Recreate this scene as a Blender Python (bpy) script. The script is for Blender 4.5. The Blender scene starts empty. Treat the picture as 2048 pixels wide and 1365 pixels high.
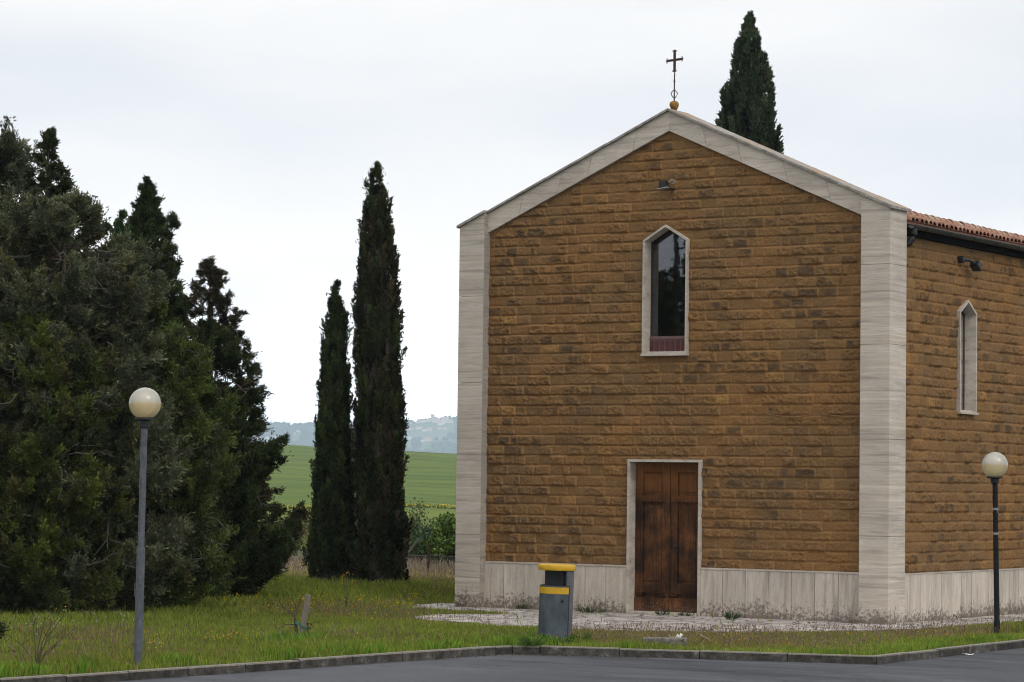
import bpy, math, random
import numpy as np
from mathutils import Vector, Matrix

SC = bpy.context.scene
COL = SC.collection
rad = math.radians

# ------------------------------------------------------------------ camera
FPX, YAW, PITCH, ROLL, EYE = 5571.5, rad(-32.6125), rad(2.9772), rad(0.7454), 2.2
_F = Vector((math.sin(YAW) * math.cos(PITCH), math.cos(YAW) * math.cos(PITCH), math.sin(PITCH)))
_r0 = Vector((math.cos(YAW), -math.sin(YAW), 0))
_u0 = _r0.cross(_F)
_R = _r0 * math.cos(ROLL) + _u0 * math.sin(ROLL)
_U = _u0 * math.cos(ROLL) - _r0 * math.sin(ROLL)
cam_data = bpy.data.cameras.new('camera')
cam = bpy.data.objects.new('camera', cam_data)
COL.objects.link(cam)
cam.matrix_world = Matrix(((_R.x, _U.x, -_F.x, 0), (_R.y, _U.y, -_F.y, 0), (_R.z, _U.z, -_F.z, EYE), (0, 0, 0, 1)))
cam_data.sensor_width = 36
cam_data.lens = FPX / 2048 * 36
cam_data.clip_start = 0.5
cam_data.clip_end = 40000
SC.camera = cam

# ------------------------------------------------------------------ world: overcast sky
SUN_DIR = Vector((0.85, -0.30, 0.85)).normalized()     # towards the sun behind the cloud
w = bpy.data.worlds.new('World'); SC.world = w; w.use_nodes = True
nt = w.node_tree; nt.nodes.clear()
N = lambda t, **k: _node(nt, t, **k)
def _node(tree, t, **k):
    n = tree.nodes.new(t)
    for a, v in k.items(): setattr(n, a, v)
    return n
def lk(tree, a, b): tree.links.new(a, b)
sky = N('ShaderNodeTexSky', sky_type='NISHITA', sun_disc=False)
sky.sun_elevation = math.asin(SUN_DIR.z); sky.sun_rotation = math.atan2(SUN_DIR.x, SUN_DIR.y)
tc = N('ShaderNodeTexCoord')
mp = N('ShaderNodeMapping'); mp.inputs['Scale'].default_value = (2.2, 2.2, 9.0)
lk(nt, tc.outputs['Generated'], mp.inputs['Vector'])
nz = N('ShaderNodeTexNoise'); nz.inputs['Scale'].default_value = 1.35; nz.inputs['Detail'].default_value = 5; nz.inputs['Roughness'].default_value = 0.45
lk(nt, mp.outputs['Vector'], nz.inputs['Vector'])
cr = N('ShaderNodeValToRGB')
cr.color_ramp.elements[0].position = 0.38; cr.color_ramp.elements[0].color = (0.785, 0.81, 0.855, 1)
cr.color_ramp.elements[1].position = 0.60; cr.color_ramp.elements[1].color = (1.0, 0.985, 0.97, 1)
lk(nt, nz.outputs['Fac'], cr.inputs['Fac'])
sep = N('ShaderNodeSeparateXYZ'); lk(nt, tc.outputs['Generated'], sep.inputs['Vector'])
gr = N('ShaderNodeValToRGB')       # cloud brightness by height: bright band low down, brighter again overhead
e = gr.color_ramp.elements
e[0].position = 0.0; e[0].color = (2.0, 2.0, 2.0, 1)
e[1].position = 1.0; e[1].color = (0.62, 0.62, 0.62, 1)
for p, v in ((0.016, 2.0), (0.022, 1.7), (0.030, 1.15), (0.045, 0.72), (0.065, 0.54), (0.10, 0.44), (0.17, 0.41), (0.30, 0.43), (0.6, 0.56)):
    q = e.new(p); q.color = (v, v, v, 1)
lk(nt, sep.outputs['Z'], gr.inputs['Fac'])
m1 = N('ShaderNodeMix', data_type='RGBA', blend_type='MULTIPLY'); m1.inputs['Factor'].default_value = 1
lk(nt, cr.outputs['Color'], m1.inputs[6]); lk(nt, gr.outputs['Color'], m1.inputs[7])
m2 = N('ShaderNodeVectorMath', operation='SCALE'); m2.inputs['Scale'].default_value = 26.5
lk(nt, m1.outputs[2], m2.inputs[0])
m3 = N('ShaderNodeMix', data_type='RGBA'); m3.inputs['Factor'].default_value = 0.96
lk(nt, sky.outputs['Color'], m3.inputs[6]); lk(nt, m2.outputs[0], m3.inputs[7])
bg = N('ShaderNodeBackground'); bg.inputs['Strength'].default_value = 0.10
lk(nt, m3.outputs[2], bg.inputs['Color'])
wo = N('ShaderNodeOutputWorld'); lk(nt, bg.outputs['Background'], wo.inputs['Surface'])

sun_data = bpy.data.lights.new('sun', 'SUN'); sun_data.energy = 1.1; sun_data.angle = rad(25); sun_data.color = (1.0, 0.96, 0.90)
sun = bpy.data.objects.new('sun', sun_data); COL.objects.link(sun)
sun.rotation_euler = SUN_DIR.to_track_quat('Z', 'Y').to_euler()

SC.render.engine = 'CYCLES'
SC.view_settings.view_transform = 'Standard'; SC.view_settings.look = 'None'
SC.view_settings.exposure = 0.0; SC.view_settings.gamma = 1.0; SC.view_settings.use_curve_mapping = False
SC.cycles.max_bounces = 6; SC.cycles.diffuse_bounces = 3; SC.cycles.glossy_bounces = 3
SC.cycles.transparent_max_bounces = 12; SC.cycles.transmission_bounces = 6
SC.cycles.use_denoising = True; SC.cycles.denoiser = 'OPENIMAGEDENOISE'; SC.cycles.denoising_input_passes = 'RGB_ALBEDO_NORMAL'; SC.cycles.denoising_prefilter = 'ACCURATE'
SC.cycles.filter_width = 1.1
SC.cycles.volume_bounces = 2

# ------------------------------------------------------------------ helpers
WL = {}                                               # world location of every parent
def tag(o, label=None, cat=None, group=None, kind=None):
    if label: o['label'] = label
    if cat: o['category'] = cat
    if group: o['group'] = group
    if kind: o['kind'] = kind
    return o
def thing(name, label, cat, loc, group=None, rotz=0.0):
    o = bpy.data.objects.new(name, None); COL.objects.link(o); o.empty_display_size = 0.1
    o.location = loc; o.rotation_euler = (0, 0, rotz); WL[o.name] = Vector(loc)
    return tag(o, label, cat, group)
def npmesh(name, V, F, mat, parent=None, col=None, smooth=False, attrs=None):
    """one mesh object from arrays (faces all of one size, or a list of face arrays); V in world coordinates"""
    V = np.asarray(V, dtype=np.float64).reshape(-1, 3)
    base = np.zeros(3)
    if parent is not None: base = np.array(WL[parent.name])
    me = bpy.data.meshes.new(name)
    fl = F if isinstance(F, list) and len(F) and isinstance(F[0], np.ndarray) else [np.asarray(F)]
    fl = [f for f in fl if len(f)]
    me.vertices.add(len(V)); me.vertices.foreach_set('co', (V - base).astype(np.float32).ravel())
    idx = np.concatenate([f.ravel() for f in fl]).astype(np.int32)
    tot = np.concatenate([np.full(len(f), f.shape[1]) for f in fl])
    st = np.concatenate([[0], np.cumsum(tot)[:-1]]).astype(np.int32)
    me.loops.add(len(idx)); me.loops.foreach_set('vertex_index', idx)
    me.polygons.add(len(tot)); me.polygons.foreach_set('loop_start', st)
    me.polygons.foreach_set('use_smooth', np.full(len(tot), bool(smooth)))
    if col is not None:
        a = me.attributes.new('col', 'FLOAT_COLOR', 'POINT')
        c = np.ones((len(V), 4), np.float32); c[:, :3] = col; a.data.foreach_set('color', c.ravel())
    if attrs:
        for k, v in attrs.items():
            a = me.attributes.new(k, 'FLOAT', 'POINT'); a.data.foreach_set('value', np.asarray(v, np.float32))
    me.update(calc_edges=True)
    me.materials.append(mat)
    o = bpy.data.objects.new(name, me); COL.objects.link(o)
    if parent is not None:
        o.parent = parent
    WL[o.name] = Vector(base)
    return o
class MB:
    """collects simple solids, then builds ONE mesh"""
    def __init__(s): s.v = []; s.f = {}; s.t = []; s.n = 0
    def add(s, V, F, tint=None):
        V = np.asarray(V, float).reshape(-1, 3)
        for f in F: s.f.setdefault(len(f), []).append([i + s.n for i in f])
        s.v.append(V); s.n += len(V)
        s.t.append(np.full(len(V), random.random() if tint is None else tint)); return s
    def box(s, x0, x1, y0, y1, z0, z1, tint=None):
        V = [(x, y, z) for z in (z0, z1) for y in (y0, y1) for x in (x0, x1)]
        return s.add(V, [(0, 2, 3, 1), (4, 5, 7, 6), (0, 1, 5, 4), (2, 6, 7, 3), (0, 4, 6, 2), (1, 3, 7, 5)], tint)
    def prism(s, poly, a0, a1, axis='y', tint=None):
        """polygon extruded along an axis; poly in the other two coordinates"""
        n = len(poly); V = []
        for a in (a0, a1):
            for p, q in poly:
                V.append({'y': (p, a, q), 'x': (a, p, q), 'z': (p, q, a)}[axis])
        F = [tuple(range(n)), tuple(range(2 * n - 1, n - 1, -1))]
        F += [(i, i + n, (i + 1) % n + n, (i + 1) % n) for i in range(n)]
        return s.add(V, F, tint)
    def tube(s, pts, r, k=8, tint=None, cap=True):
        pts = [Vector(p) for p in pts]; n = len(pts)
        rr = r if hasattr(r, '__len__') else [r] * n
        V = []; F = []
        for i, p in enumerate(pts):
            d = (pts[min(i + 1, n - 1)] - pts[max(i - 1, 0)]).normalized()
            u = d.cross(Vector((0.13, 0.21, 1)) if abs(d.z) < 0.9 else Vector((1, 0.1, 0))).normalized(); vv = d.cross(u)
            for j in range(k):
                a = 2 * math.pi * j / k
                V.append(p + (u * math.cos(a) + vv * math.sin(a)) * rr[i])
        for i in range(n - 1):
            for j in range(k):
                a, b = i * k + j, i * k + (j + 1) % k
                F.append((a, b, b + k, a + k))
        if cap: F += [tuple(range(k - 1, -1, -1)), tuple(range((n - 1) * k, n * k))]
        return s.add(V, F, tint)
    def lathe(s, prof, c, k=24, sx=1, sy=1, axis=None, tint=None):
        V = []; F = []; n = len(prof)
        for r, z in prof:
            for j in range(k):
                a = 2 * math.pi * j / k
                V.append((c[0] + sx * r * math.cos(a), c[1] + sy * r * math.sin(a), c[2] + z))
        for i in range(n - 1):
            for j in range(k):
                a, b = i * k + j, i * k + (j + 1) % k
                F.append((a, b, b + k, a + k))
        F += [tuple(range(k - 1, -1, -1)), tuple(range((n - 1) * k, n * k))]
        return s.add(V, F, tint)
    def xform(s, M):
        s.v = [np.array([(M @ Vector(p))[:] for p in V]) for V in s.v]; return s
    def build(s, name, mat, parent=None, smooth=False, bevel=0):
        V = np.concatenate(s.v); fl = [np.array(f) for f in s.f.values()]
        o = npmesh(name, V, fl, mat, parent, smooth=smooth, attrs={'tint': np.concatenate(s.t)})
        if bevel:
            b = o.modifiers.new('bevel', 'BEVEL'); b.width = bevel; b.segments = 2; b.limit_method = 'ANGLE'
        if smooth:
            try:
                o.data.set_sharp_from_angle(angle=rad(40))
            except Exception: pass
        return o

def hash2(ix, iy, seed):
    h = (ix.astype(np.int64) * 374761393 + iy.astype(np.int64) * 668265263 + seed * 1442695041) & 0x7fffffff
    h = ((h ^ (h >> 13)) * 1274126177) & 0x7fffffff
    return ((h ^ (h >> 16)) & 0xffff) / 65535.0
def vnoise(x, y, seed=0):
    ix, iy = np.floor(x), np.floor(y); fx, fy = x - ix, y - iy
    fx = fx * fx * (3 - 2 * fx); fy = fy * fy * (3 - 2 * fy)
    a = hash2(ix, iy, seed); b = hash2(ix + 1, iy, seed); c = hash2(ix, iy + 1, seed); d = hash2(ix + 1, iy + 1, seed)
    return (a * (1 - fx) + b * fx) * (1 - fy) + (c * (1 - fx) + d * fx) * fy
def fbm(x, y, seed=0, o=4):
    s = 0; a = 0.5
    for i in range(o):
        s = s + a * vnoise(x * 2 ** i, y * 2 ** i, seed + i * 17); a *= 0.5
    return s / (1 - 0.5 ** o)

def on_ground(px, py, z=0.0):
    """photo pixel -> place on the level ground"""
    d = _F + _R * ((px - 1024) / FPX) - _U * ((py - 682.5) / FPX)
    t = (z - EYE) / d.z
    return Vector((d.x * t, d.y * t, z))

# ------------------------------------------------------------------ materials
def material(name, rough=0.8, spec=0.25):
    m = bpy.data.materials.new(name); m.use_nodes = True
    t = m.node_tree; b = t.nodes['Principled BSDF']
    b.inputs['Roughness'].default_value = rough; b.inputs['Specular IOR Level'].default_value = spec
    return m, t, b
def plain(name, c, rough=0.6, spec=0.3, metal=0.0, var=0.12, scale=14.0, stretch=(1, 1, 1), bump=0.0):
    """one colour broken up by noise"""
    m, t, b = material(name, rough, spec); b.inputs['Metallic'].default_value = metal
    tc = _node(t, 'ShaderNodeTexCoord'); mp = _node(t, 'ShaderNodeMapping'); mp.inputs['Scale'].default_value = stretch
    lk(t, tc.outputs['Object'], mp.inputs['Vector'])
    n = _node(t, 'ShaderNodeTexNoise'); n.inputs['Scale'].default_value = scale; n.inputs['Detail'].default_value = 6; n.inputs['Roughness'].default_value = 0.65
    lk(t, mp.outputs['Vector'], n.inputs['Vector'])
    r = _node(t, 'ShaderNodeValToRGB')
    r.color_ramp.elements[0].position = 0.3; r.color_ramp.elements[0].color = tuple(x * (1 - 2 * var) for x in c) + (1,)
    r.color_ramp.elements[1].position = 0.7; r.color_ramp.elements[1].color = tuple(min(1, x * (1 + 1.6 * var)) for x in c) + (1,)
    lk(t, n.outputs['Fac'], r.inputs['Fac']); lk(t, r.outputs['Color'], b.inputs['Base Color'])
    if bump:
        bp = _node(t, 'ShaderNodeBump'); bp.inputs['Strength'].default_value = bump; bp.inputs['Distance'].default_value = 0.01
        lk(t, n.outputs['Fac'], bp.inputs['Height']); lk(t, bp.outputs['Normal'], b.inputs['Normal'])
    return m
def ramp(t, pts):
    r = _node(t, 'ShaderNodeValToRGB'); e = r.color_ramp.elements
    while len(e) > 1: e.remove(e[-1])
    e[0].position = pts[0][0]; e[0].color = tuple(pts[0][1]) + (1,)
    for p, c in pts[1:]:
        q = e.new(p); q.color = tuple(c) + (1,)
    return r
def noise(t, vec, scale, detail=5, rough=0.6, dist=0.0):
    n = _node(t, 'ShaderNodeTexNoise'); n.inputs['Scale'].default_value = scale; n.inputs['Detail'].default_value = detail
    n.inputs['Roughness'].default_value = rough; n.inputs['Distortion'].default_value = dist
    lk(t, vec, n.inputs['Vector']); return n
def mapped(t, scale, src='Object', rot=(0, 0, 0)):
    tc = _node(t, 'ShaderNodeTexCoord'); mp = _node(t, 'ShaderNodeMapping')
    mp.inputs['Scale'].default_value = scale; mp.inputs['Rotation'].default_value = rot
    lk(t, tc.outputs[src], mp.inputs['Vector']); return mp.outputs['Vector']
def mix(t, fac, a, b, mode='MIX'):
    m = _node(t, 'ShaderNodeMix', data_type='RGBA', blend_type=mode)
    for i, x in ((0, fac), (6, a), (7, b)):
        if isinstance(x, (int, float)): m.inputs[i].default_value = x
        elif isinstance(x, tuple): m.inputs[i].default_value = x + (1,)
        else: lk(t, x, m.inputs[i])
    return m.outputs[2]
def math_(t, op, a, b=0.0, clamp=False):
    m = _node(t, 'ShaderNodeMath', operation=op, use_clamp=clamp)
    for i, x in ((0, a), (1, b)):
        if isinstance(x, (int, float)): m.inputs[i].default_value = x
        else: lk(t, x, m.inputs[i])
    return m.outputs[0]
def attr(t, name): 
    a = _node(t, 'ShaderNodeAttribute'); a.attribute_name = name; return a
def maprange(t, v, a, b, c=0.0, d=1.0):
    m = _node(t, 'ShaderNodeMapRange'); m.inputs[1].default_value = a; m.inputs[2].default_value = b
    m.inputs[3].default_value = c; m.inputs[4].default_value = d; lk(t, v, m.inputs[0]); return m.outputs[0]

def travertine(name, bands=(1.2, 1.2, 16), tone=1.0, dirt_z=0.0):
    m, t, b = material(name, 0.75, 0.25)
    at = attr(t, 'tint')
    tc = _node(t, 'ShaderNodeTexCoord')
    off = _node(t, 'ShaderNodeVectorMath', operation='SCALE'); off.inputs[0].default_value = (3.7, 5.1, 7.3); lk(t, at.outputs['Fac'], off.inputs['Scale'])
    add = _node(t, 'ShaderNodeVectorMath', operation='ADD'); lk(t, tc.outputs['Object'], add.inputs[0]); lk(t, off.outputs[0], add.inputs[1])
    mp = _node(t, 'ShaderNodeMapping'); mp.inputs['Scale'].default_value = bands; lk(t, add.outputs[0], mp.inputs['Vector'])
    n1 = noise(t, mp.outputs['Vector'], 1.0, 7, 0.62, 0.5)
    n2 = noise(t, mp.outputs['Vector'], 4.5, 4, 0.7, 0.3)
    c = lambda v: (v * 1.05 * tone, v * 0.93 * tone, v * 0.80 * tone)
    r = ramp(t, [(0.33, c(0.34)), (0.42, c(0.44)), (0.48, c(0.53)), (0.53, c(0.46)), (0.58, c(0.55)), (0.66, c(0.60))])
    lk(t, n1.outputs['Fac'], r.inputs['Fac'])
    r2 = ramp(t, [(0.30, (0.55, 0.52, 0.49)), (0.46, (1, 1, 1))]); lk(t, n2.outputs['Fac'], r2.inputs['Fac'])
    col = mix(t, 0.5, r.outputs['Color'], r2.outputs['Color'], 'MULTIPLY')
    mb_ = _node(t, 'ShaderNodeMapping'); mb_.inputs['Scale'].default_value = tuple(0.22 * s if s > 3 else 0.35 for s in bands); lk(t, add.outputs[0], mb_.inputs['Vector'])
    n6 = noise(t, mb_.outputs['Vector'], 1.0, 4, 0.55, 0.8)
    r6 = ramp(t, [(0.38, (0.80, 0.76, 0.71)), (0.47, (1.03, 1.02, 1.0)), (0.55, (0.90, 0.86, 0.79)), (0.64, (1.06, 1.06, 1.06))]); lk(t, n6.outputs['Fac'], r6.inputs['Fac'])
    col = mix(t, 0.65, col, r6.outputs['Color'], 'MULTIPLY')
    # open pores
    pv = _node(t, 'ShaderNodeMapping'); pv.inputs['Scale'].default_value = tuple(min(3, s) if s > 3 else 0.8 for s in bands); lk(t, add.outputs[0], pv.inputs['Vector'])
    n3 = noise(t, pv.outputs['Vector'], 34, 3, 0.7)
    rp = ramp(t, [(0.30, (1, 1, 1)), (0.40, (0, 0, 0))]); lk(t, n3.outputs['Fac'], rp.inputs['Fac'])
    col = mix(t, math_(t, 'MULTIPLY', rp.outputs['Color'], 0.55), col, (0.16, 0.135, 0.11))
    # grey weathering in large patches
    n4 = noise(t, tc.outputs['Object'], 0.9, 6, 0.7)
    rw = ramp(t, [(0.40, (0, 0, 0)), (0.68, (1, 1, 1))]); lk(t, n4.outputs['Fac'], rw.inputs['Fac'])
    col = mix(t, math_(t, 'MULTIPLY', rw.outputs['Color'], 0.30), col, (0.26, 0.235, 0.215))
    tn = maprange(t, at.outputs['Fac'], 0, 1, 0.93, 1.05)
    sc = _node(t, 'ShaderNodeVectorMath', operation='SCALE'); lk(t, col, sc.inputs[0]); lk(t, tn, sc.inputs['Scale']); col = sc.outputs[0]
    if dirt_z:                                          # splash dirt and algae at the foot
        sp = _node(t, 'ShaderNodeSeparateXYZ'); lk(t, tc.outputs['Object'], sp.inputs[0])
        hz = math_(t, 'ADD', maprange(t, sp.outputs['Z'], 0.0, dirt_z, 0.20, -0.10), math_(t, 'MULTIPLY', math_(t, 'SUBTRACT', n4.outputs['Fac'], 0.5), 0.5))
        n5 = noise(t, tc.outputs['Object'], 16, 6, 0.75)
        dv = math_(t, 'ADD', hz, n5.outputs['Fac'])
        rd = ramp(t, [(0.56, (0, 0, 0)), (0.66, (1, 1, 1))]); lk(t, dv, rd.inputs['Fac'])
        col = mix(t, math_(t, 'MULTIPLY', rd.outputs['Color'], 0.75), col, (0.085, 0.062, 0.045))
    lk(t, col, b.inputs['Base Color'])
    bp = _node(t, 'ShaderNodeBump'); bp.inputs['Strength'].default_value = 0.5; bp.inputs['Distance'].default_value = 0.006
    lk(t, n2.outputs['Fac'], bp.inputs['Height']); lk(t, bp.outputs['Normal'], b.inputs['Normal'])
    return m
M_TRAV = travertine('travertine_pilaster', (0.55, 0.55, 17), 1.0, 0.50)
M_RAKE = travertine('travertine_gable', (1.0, 1.0, 13), 0.96)
M_RETURN = travertine('travertine_weathered_shaded', (0.6, 0.6, 9), 0.62, 0.5)  # darker travertine: weathering plus the shade beside the wall, put into the tone
M_PLINTH = travertine('travertine_plinth', (9, 9, 0.8), 0.98, 0.42)
M_FRAME = travertine('travertine_frame', (2.5, 2.5, 5), 0.92)

def stone_mat():
    m, t, b = material('sandstone', 0.92, 0.12)
    tint, hh, mort = attr(t, 'tint'), attr(t, 'bulge'), attr(t, 'crust')
    v = mapped(t, (1, 1, 1))
    n1 = noise(t, v, 22, 6, 0.7); n2 = noise(t, v, 70, 4, 0.7); n3 = noise(t, v, 0.7, 5, 0.6)
    r = ramp(t, [(0.0, (0.164, 0.095, 0.043)), (0.35, (0.209, 0.119, 0.050)), (0.7, (0.238, 0.133, 0.053)), (1.0, (0.300, 0.172, 0.062))])
    tv = math_(t, 'ADD', tint.outputs['Fac'], math_(t, 'MULTIPLY', math_(t, 'SUBTRACT', n1.outputs['Fac'], 0.5), 0.7))
    lk(t, tv, r.inputs['Fac'])
    col = r.outputs['Color']
    # mortar and washed sand in the joints: more orange
    jm = maprange(t, hh.outputs['Fac'], 0.0, 0.9, 0.85, 0.0)
    col = mix(t, jm, col, (0.320, 0.180, 0.073))
    # black crust on the rough faces
    cm = math_(t, 'ADD', mort.outputs['Fac'], math_(t, 'MULTIPLY', math_(t, 'SUBTRACT', n1.outputs['Fac'], 0.5), 1.1))
    rc = ramp(t, [(0.30, (0, 0, 0)), (0.85, (1, 1, 1))]); lk(t, cm, rc.inputs['Fac'])
    col = mix(t, math_(t, 'MULTIPLY', rc.outputs['Color'], 0.66), col, (0.062, 0.047, 0.032))
    # broad greyer and yellower zones
    rz = ramp(t, [(0.35, (0.86, 0.90, 0.98)), (0.65, (1.10, 1.02, 0.92))]); lk(t, n3.outputs['Fac'], rz.inputs['Fac'])
    col = mix(t, 1.0, col, rz.outputs['Color'], 'MULTIPLY')
    n4 = noise(t, v, 42, 5, 0.8); rgn = ramp(t, [(0.30, (0.55, 0.53, 0.50)), (0.47, (0.95, 0.95, 0.95)), (0.62, (1.18, 1.18, 1.18)), (0.74, (1.5, 1.5, 1.5))]); lk(t, n4.outputs['Fac'], rgn.inputs['Fac'])
    col = mix(t, 0.9, col, rgn.outputs['Color'], 'MULTIPLY')
    lk(t, col, b.inputs['Base Color'])
    bp = _node(t, 'ShaderNodeBump'); bp.inputs['Strength'].default_value = 1.0; bp.inputs['Distance'].default_value = 0.022
    sm = math_(t, 'ADD', n1.outputs['Fac'], math_(t, 'MULTIPLY', n2.outputs['Fac'], 0.5))
    lk(t, sm, bp.inputs['Height']); lk(t, bp.outputs['Normal'], b.inputs['Normal'])
    return m
M_STONE = stone_mat()
M_CORE = plain('rubble', (0.20, 0.12, 0.06))
M_DARK = plain('dark_interior', (0.035, 0.032, 0.030), 0.9)
M_WOODSHADE = plain('soffit_timber_shaded', (0.010, 0.008, 0.007), 0.9, 0.05)  # dark timber taken to near black: the eaves shadow is in its colour

def foliage_mat(name, trans=0.25, rough=0.6):
    m, t, b = material(name, rough, 0.06)
    c = attr(t, 'col'); lk(t, c.outputs['Color'], b.inputs['Base Color'])
    tr = _node(t, 'ShaderNodeBsdfTranslucent'); lk(t, c.outputs['Color'], tr.inputs['Color'])
    mx = _node(t, 'ShaderNodeMixShader'); mx.inputs['Fac'].default_value = trans
    out = t.nodes['Material Output']
    lk(t, b.outputs[0], mx.inputs[1]); lk(t, tr.outputs[0], mx.inputs[2]); lk(t, mx.outputs[0], out.inputs['Surface'])
    return m
M_LEAF = foliage_mat('foliage', 0.2)
M_GRASS = foliage_mat('grass_blades', 0.35)
M_BARK = plain('bark', (0.075, 0.060, 0.048), 0.95, 0.1, var=0.3, scale=20, stretch=(1, 1, 0.3), bump=0.6)
M_TWIG = plain('grey_twigs', (0.105, 0.092, 0.078), 0.9, 0.1, var=0.25)

# ------------------------------------------------------------------ ground, road, kerb
KERB = [(-24.6, -40.0), (-21.33, 22.97), (-21.0, 28.01), (-20.80, 32.20), (-20.72, 32.50), (-20.40, 32.70), (-18.26, 33.36), (-15.93, 34.0), (-16.01, 39.29), (-16.2, 80.0)]
def offset_line(pts, d):
    out = []
    for i, p in enumerate(pts):
        a = Vector(pts[max(i - 1, 0)]); b = Vector(pts[min(i + 1, len(pts) - 1)]); q = Vector(p)
        d1 = (q - a).normalized() if (q - a).length else (b - q).normalized()
        d2 = (b - q).normalized() if (b - q).length else d1
        n = (Vector((-d1.y, d1.x)) + Vector((-d2.y, d2.x))).normalized()
        k = n.dot(Vector((-d1.y, d1.x)))
        out.append(tuple(q + n * d / max(k, 0.4)))
    return out
KERB_IN = offset_line(KERB, 0.12)

def ground_mat(name, stops, scale, stretch=(1, 1, 1), detail=6, bump=0.4, rough=0.95, second=None):
    m, t, b = material(name, rough, 0.1)
    v = mapped(t, stretch)
    n = noise(t, v, scale, detail, 0.65, 0.2)
    r = ramp(t, stops); lk(t, n.outputs['Fac'], r.inputs['Fac']); col = r.outputs['Color']
    if second:
        n2 = noise(t, v, second[0], 4, 0.6)
        r2 = ramp(t, second[1]); lk(t, n2.outputs['Fac'], r2.inputs['Fac'])
        col = mix(t, 1.0, col, r2.outputs['Color'], 'MULTIPLY')
    lk(t, col, b.inputs['Base Color'])
    bp = _node(t, 'ShaderNodeBump'); bp.inputs['Strength'].default_value = bump; bp.inputs['Distance'].default_value = 0.03
    lk(t, n.outputs['Fac'], bp.inputs['Height']); lk(t, bp.outputs['Normal'], b.inputs['Normal'])
    return m
M_LAWN = ground_mat('lawn_soil', [(0.3, (0.045, 0.055, 0.018)), (0.6, (0.085, 0.095, 0.035))], 3.0)
M_FAR = ground_mat('plain_grass', [(0.3, (0.06, 0.09, 0.03)), (0.7, (0.10, 0.13, 0.05))], 0.02)

# base sheet to the horizon
V = [(0, 0, -1.2)]; K = 96
for r in (200, 1200, 13000):
    V += [(r * math.cos(2 * math.pi * i / K), r * math.sin(2 * math.pi * i / K), -1.2 if r < 1000 else -140) for i in range(K)]
F3 = np.array([(0, 1 + i, 1 + (i + 1) % K) for i in range(K)])
F4 = np.array([(1 + k * K + i, 1 + (k + 1) * K + i, 1 + (k + 1) * K + (i + 1) % K, 1 + k * K + (i + 1) % K) for k in range(2) for i in range(K)])
tag(npmesh('ground', V, [F3, F4], M_FAR), kind='structure')

lawn_poly = KERB_IN + [(-75, 75), (-75, -40)]
mb = MB(); mb.prism(lawn_poly, -1.0, -0.012, 'z'); tag(mb.build('lawn', M_LAWN), kind='structure')

def road_mat():
    m, t, b = material('asphalt', 0.62, 0.25)
    v = mapped(t, (1, 1, 1)); vs = mapped(t, (0.18, 1.6, 1), rot=(0, 0, rad(-12)))
    n1 = noise(t, v, 52, 5, 0.85); n2 = noise(t, vs, 1.4, 6, 0.65, 0.6); n3 = noise(t, v, 2.2, 5, 0.6)
    r = ramp(t, [(0.36, (0.026, 0.029, 0.036)), (0.5, (0.044, 0.048, 0.057)), (0.64, (0.072, 0.076, 0.086))]); lk(t, n2.outputs['Fac'], r.inputs['Fac'])
    r1 = ramp(t, [(0.3, (0.6, 0.6, 0.6)), (0.72, (1.5, 1.5, 1.5))]); lk(t, n1.outputs['Fac'], r1.inputs['Fac'])
    col = mix(t, 1.0, r.outputs['Color'], r1.outputs['Color'], 'MULTIPLY')
    r3 = ramp(t, [(0.35, (0.9, 0.9, 0.9)), (0.7, (1.12, 1.1, 1.06))]); lk(t, n3.outputs['Fac'], r3.inputs['Fac'])
    col = mix(t, 1.0, col, r3.outputs['Color'], 'MULTIPLY')
    n5 = noise(t, v, 0.55, 7, 0.62, 0.8)                    # hair cracks along the level lines of a noise
    rcx = ramp(t, [(0.490, (1, 1, 1)), (0.4985, (0.45, 0.45, 0.45)), (0.5015, (0.45, 0.45, 0.45)), (0.510, (1, 1, 1))]); lk(t, n5.outputs['Fac'], rcx.inputs['Fac'])
    n6 = noise(t, v, 0.9, 3, 0.5); rm = ramp(t, [(0.48, (1, 1, 1)), (0.60, (0, 0, 0))]); lk(t, n6.outputs['Fac'], rm.inputs['Fac'])
    col = mix(t, rm.outputs['Color'], col, mix(t, 1.0, col, rcx.outputs['Color'], 'MULTIPLY'))
    n7 = noise(t, v, 34, 3, 0.8); rg_ = ramp(t, [(0.70, (0, 0, 0)), (0.76, (1, 1, 1))]); lk(t, n7.outputs['Fac'], rg_.inputs['Fac'])
    col = mix(t, math_(t, 'MULTIPLY', rg_.outputs['Color'], 0.5), col, (0.14, 0.135, 0.125))   # pale grit
    lk(t, col, b.inputs['Base Color'])
    rr = maprange(t, n2.outputs['Fac'], 0.3, 0.7, 0.5, 0.72); lk(t, rr, b.inputs['Roughness'])
    bp = _node(t, 'ShaderNodeBump'); bp.inputs['Strength'].default_value = 0.45; bp.inputs['Distance'].default_value = 0.006
    lk(t, n1.outputs['Fac'], bp.inputs['Height']); lk(t, bp.outputs['Normal'], b.inputs['Normal'])
    return m
mb = MB(); mb.prism(offset_line(KERB, 0.06)[::-1] + [(-24.6, -40.0), (60, -40), (60, 80)], -1.0, -0.11, 'z')
tag(mb.build('road', road_mat()), kind='structure')

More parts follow.
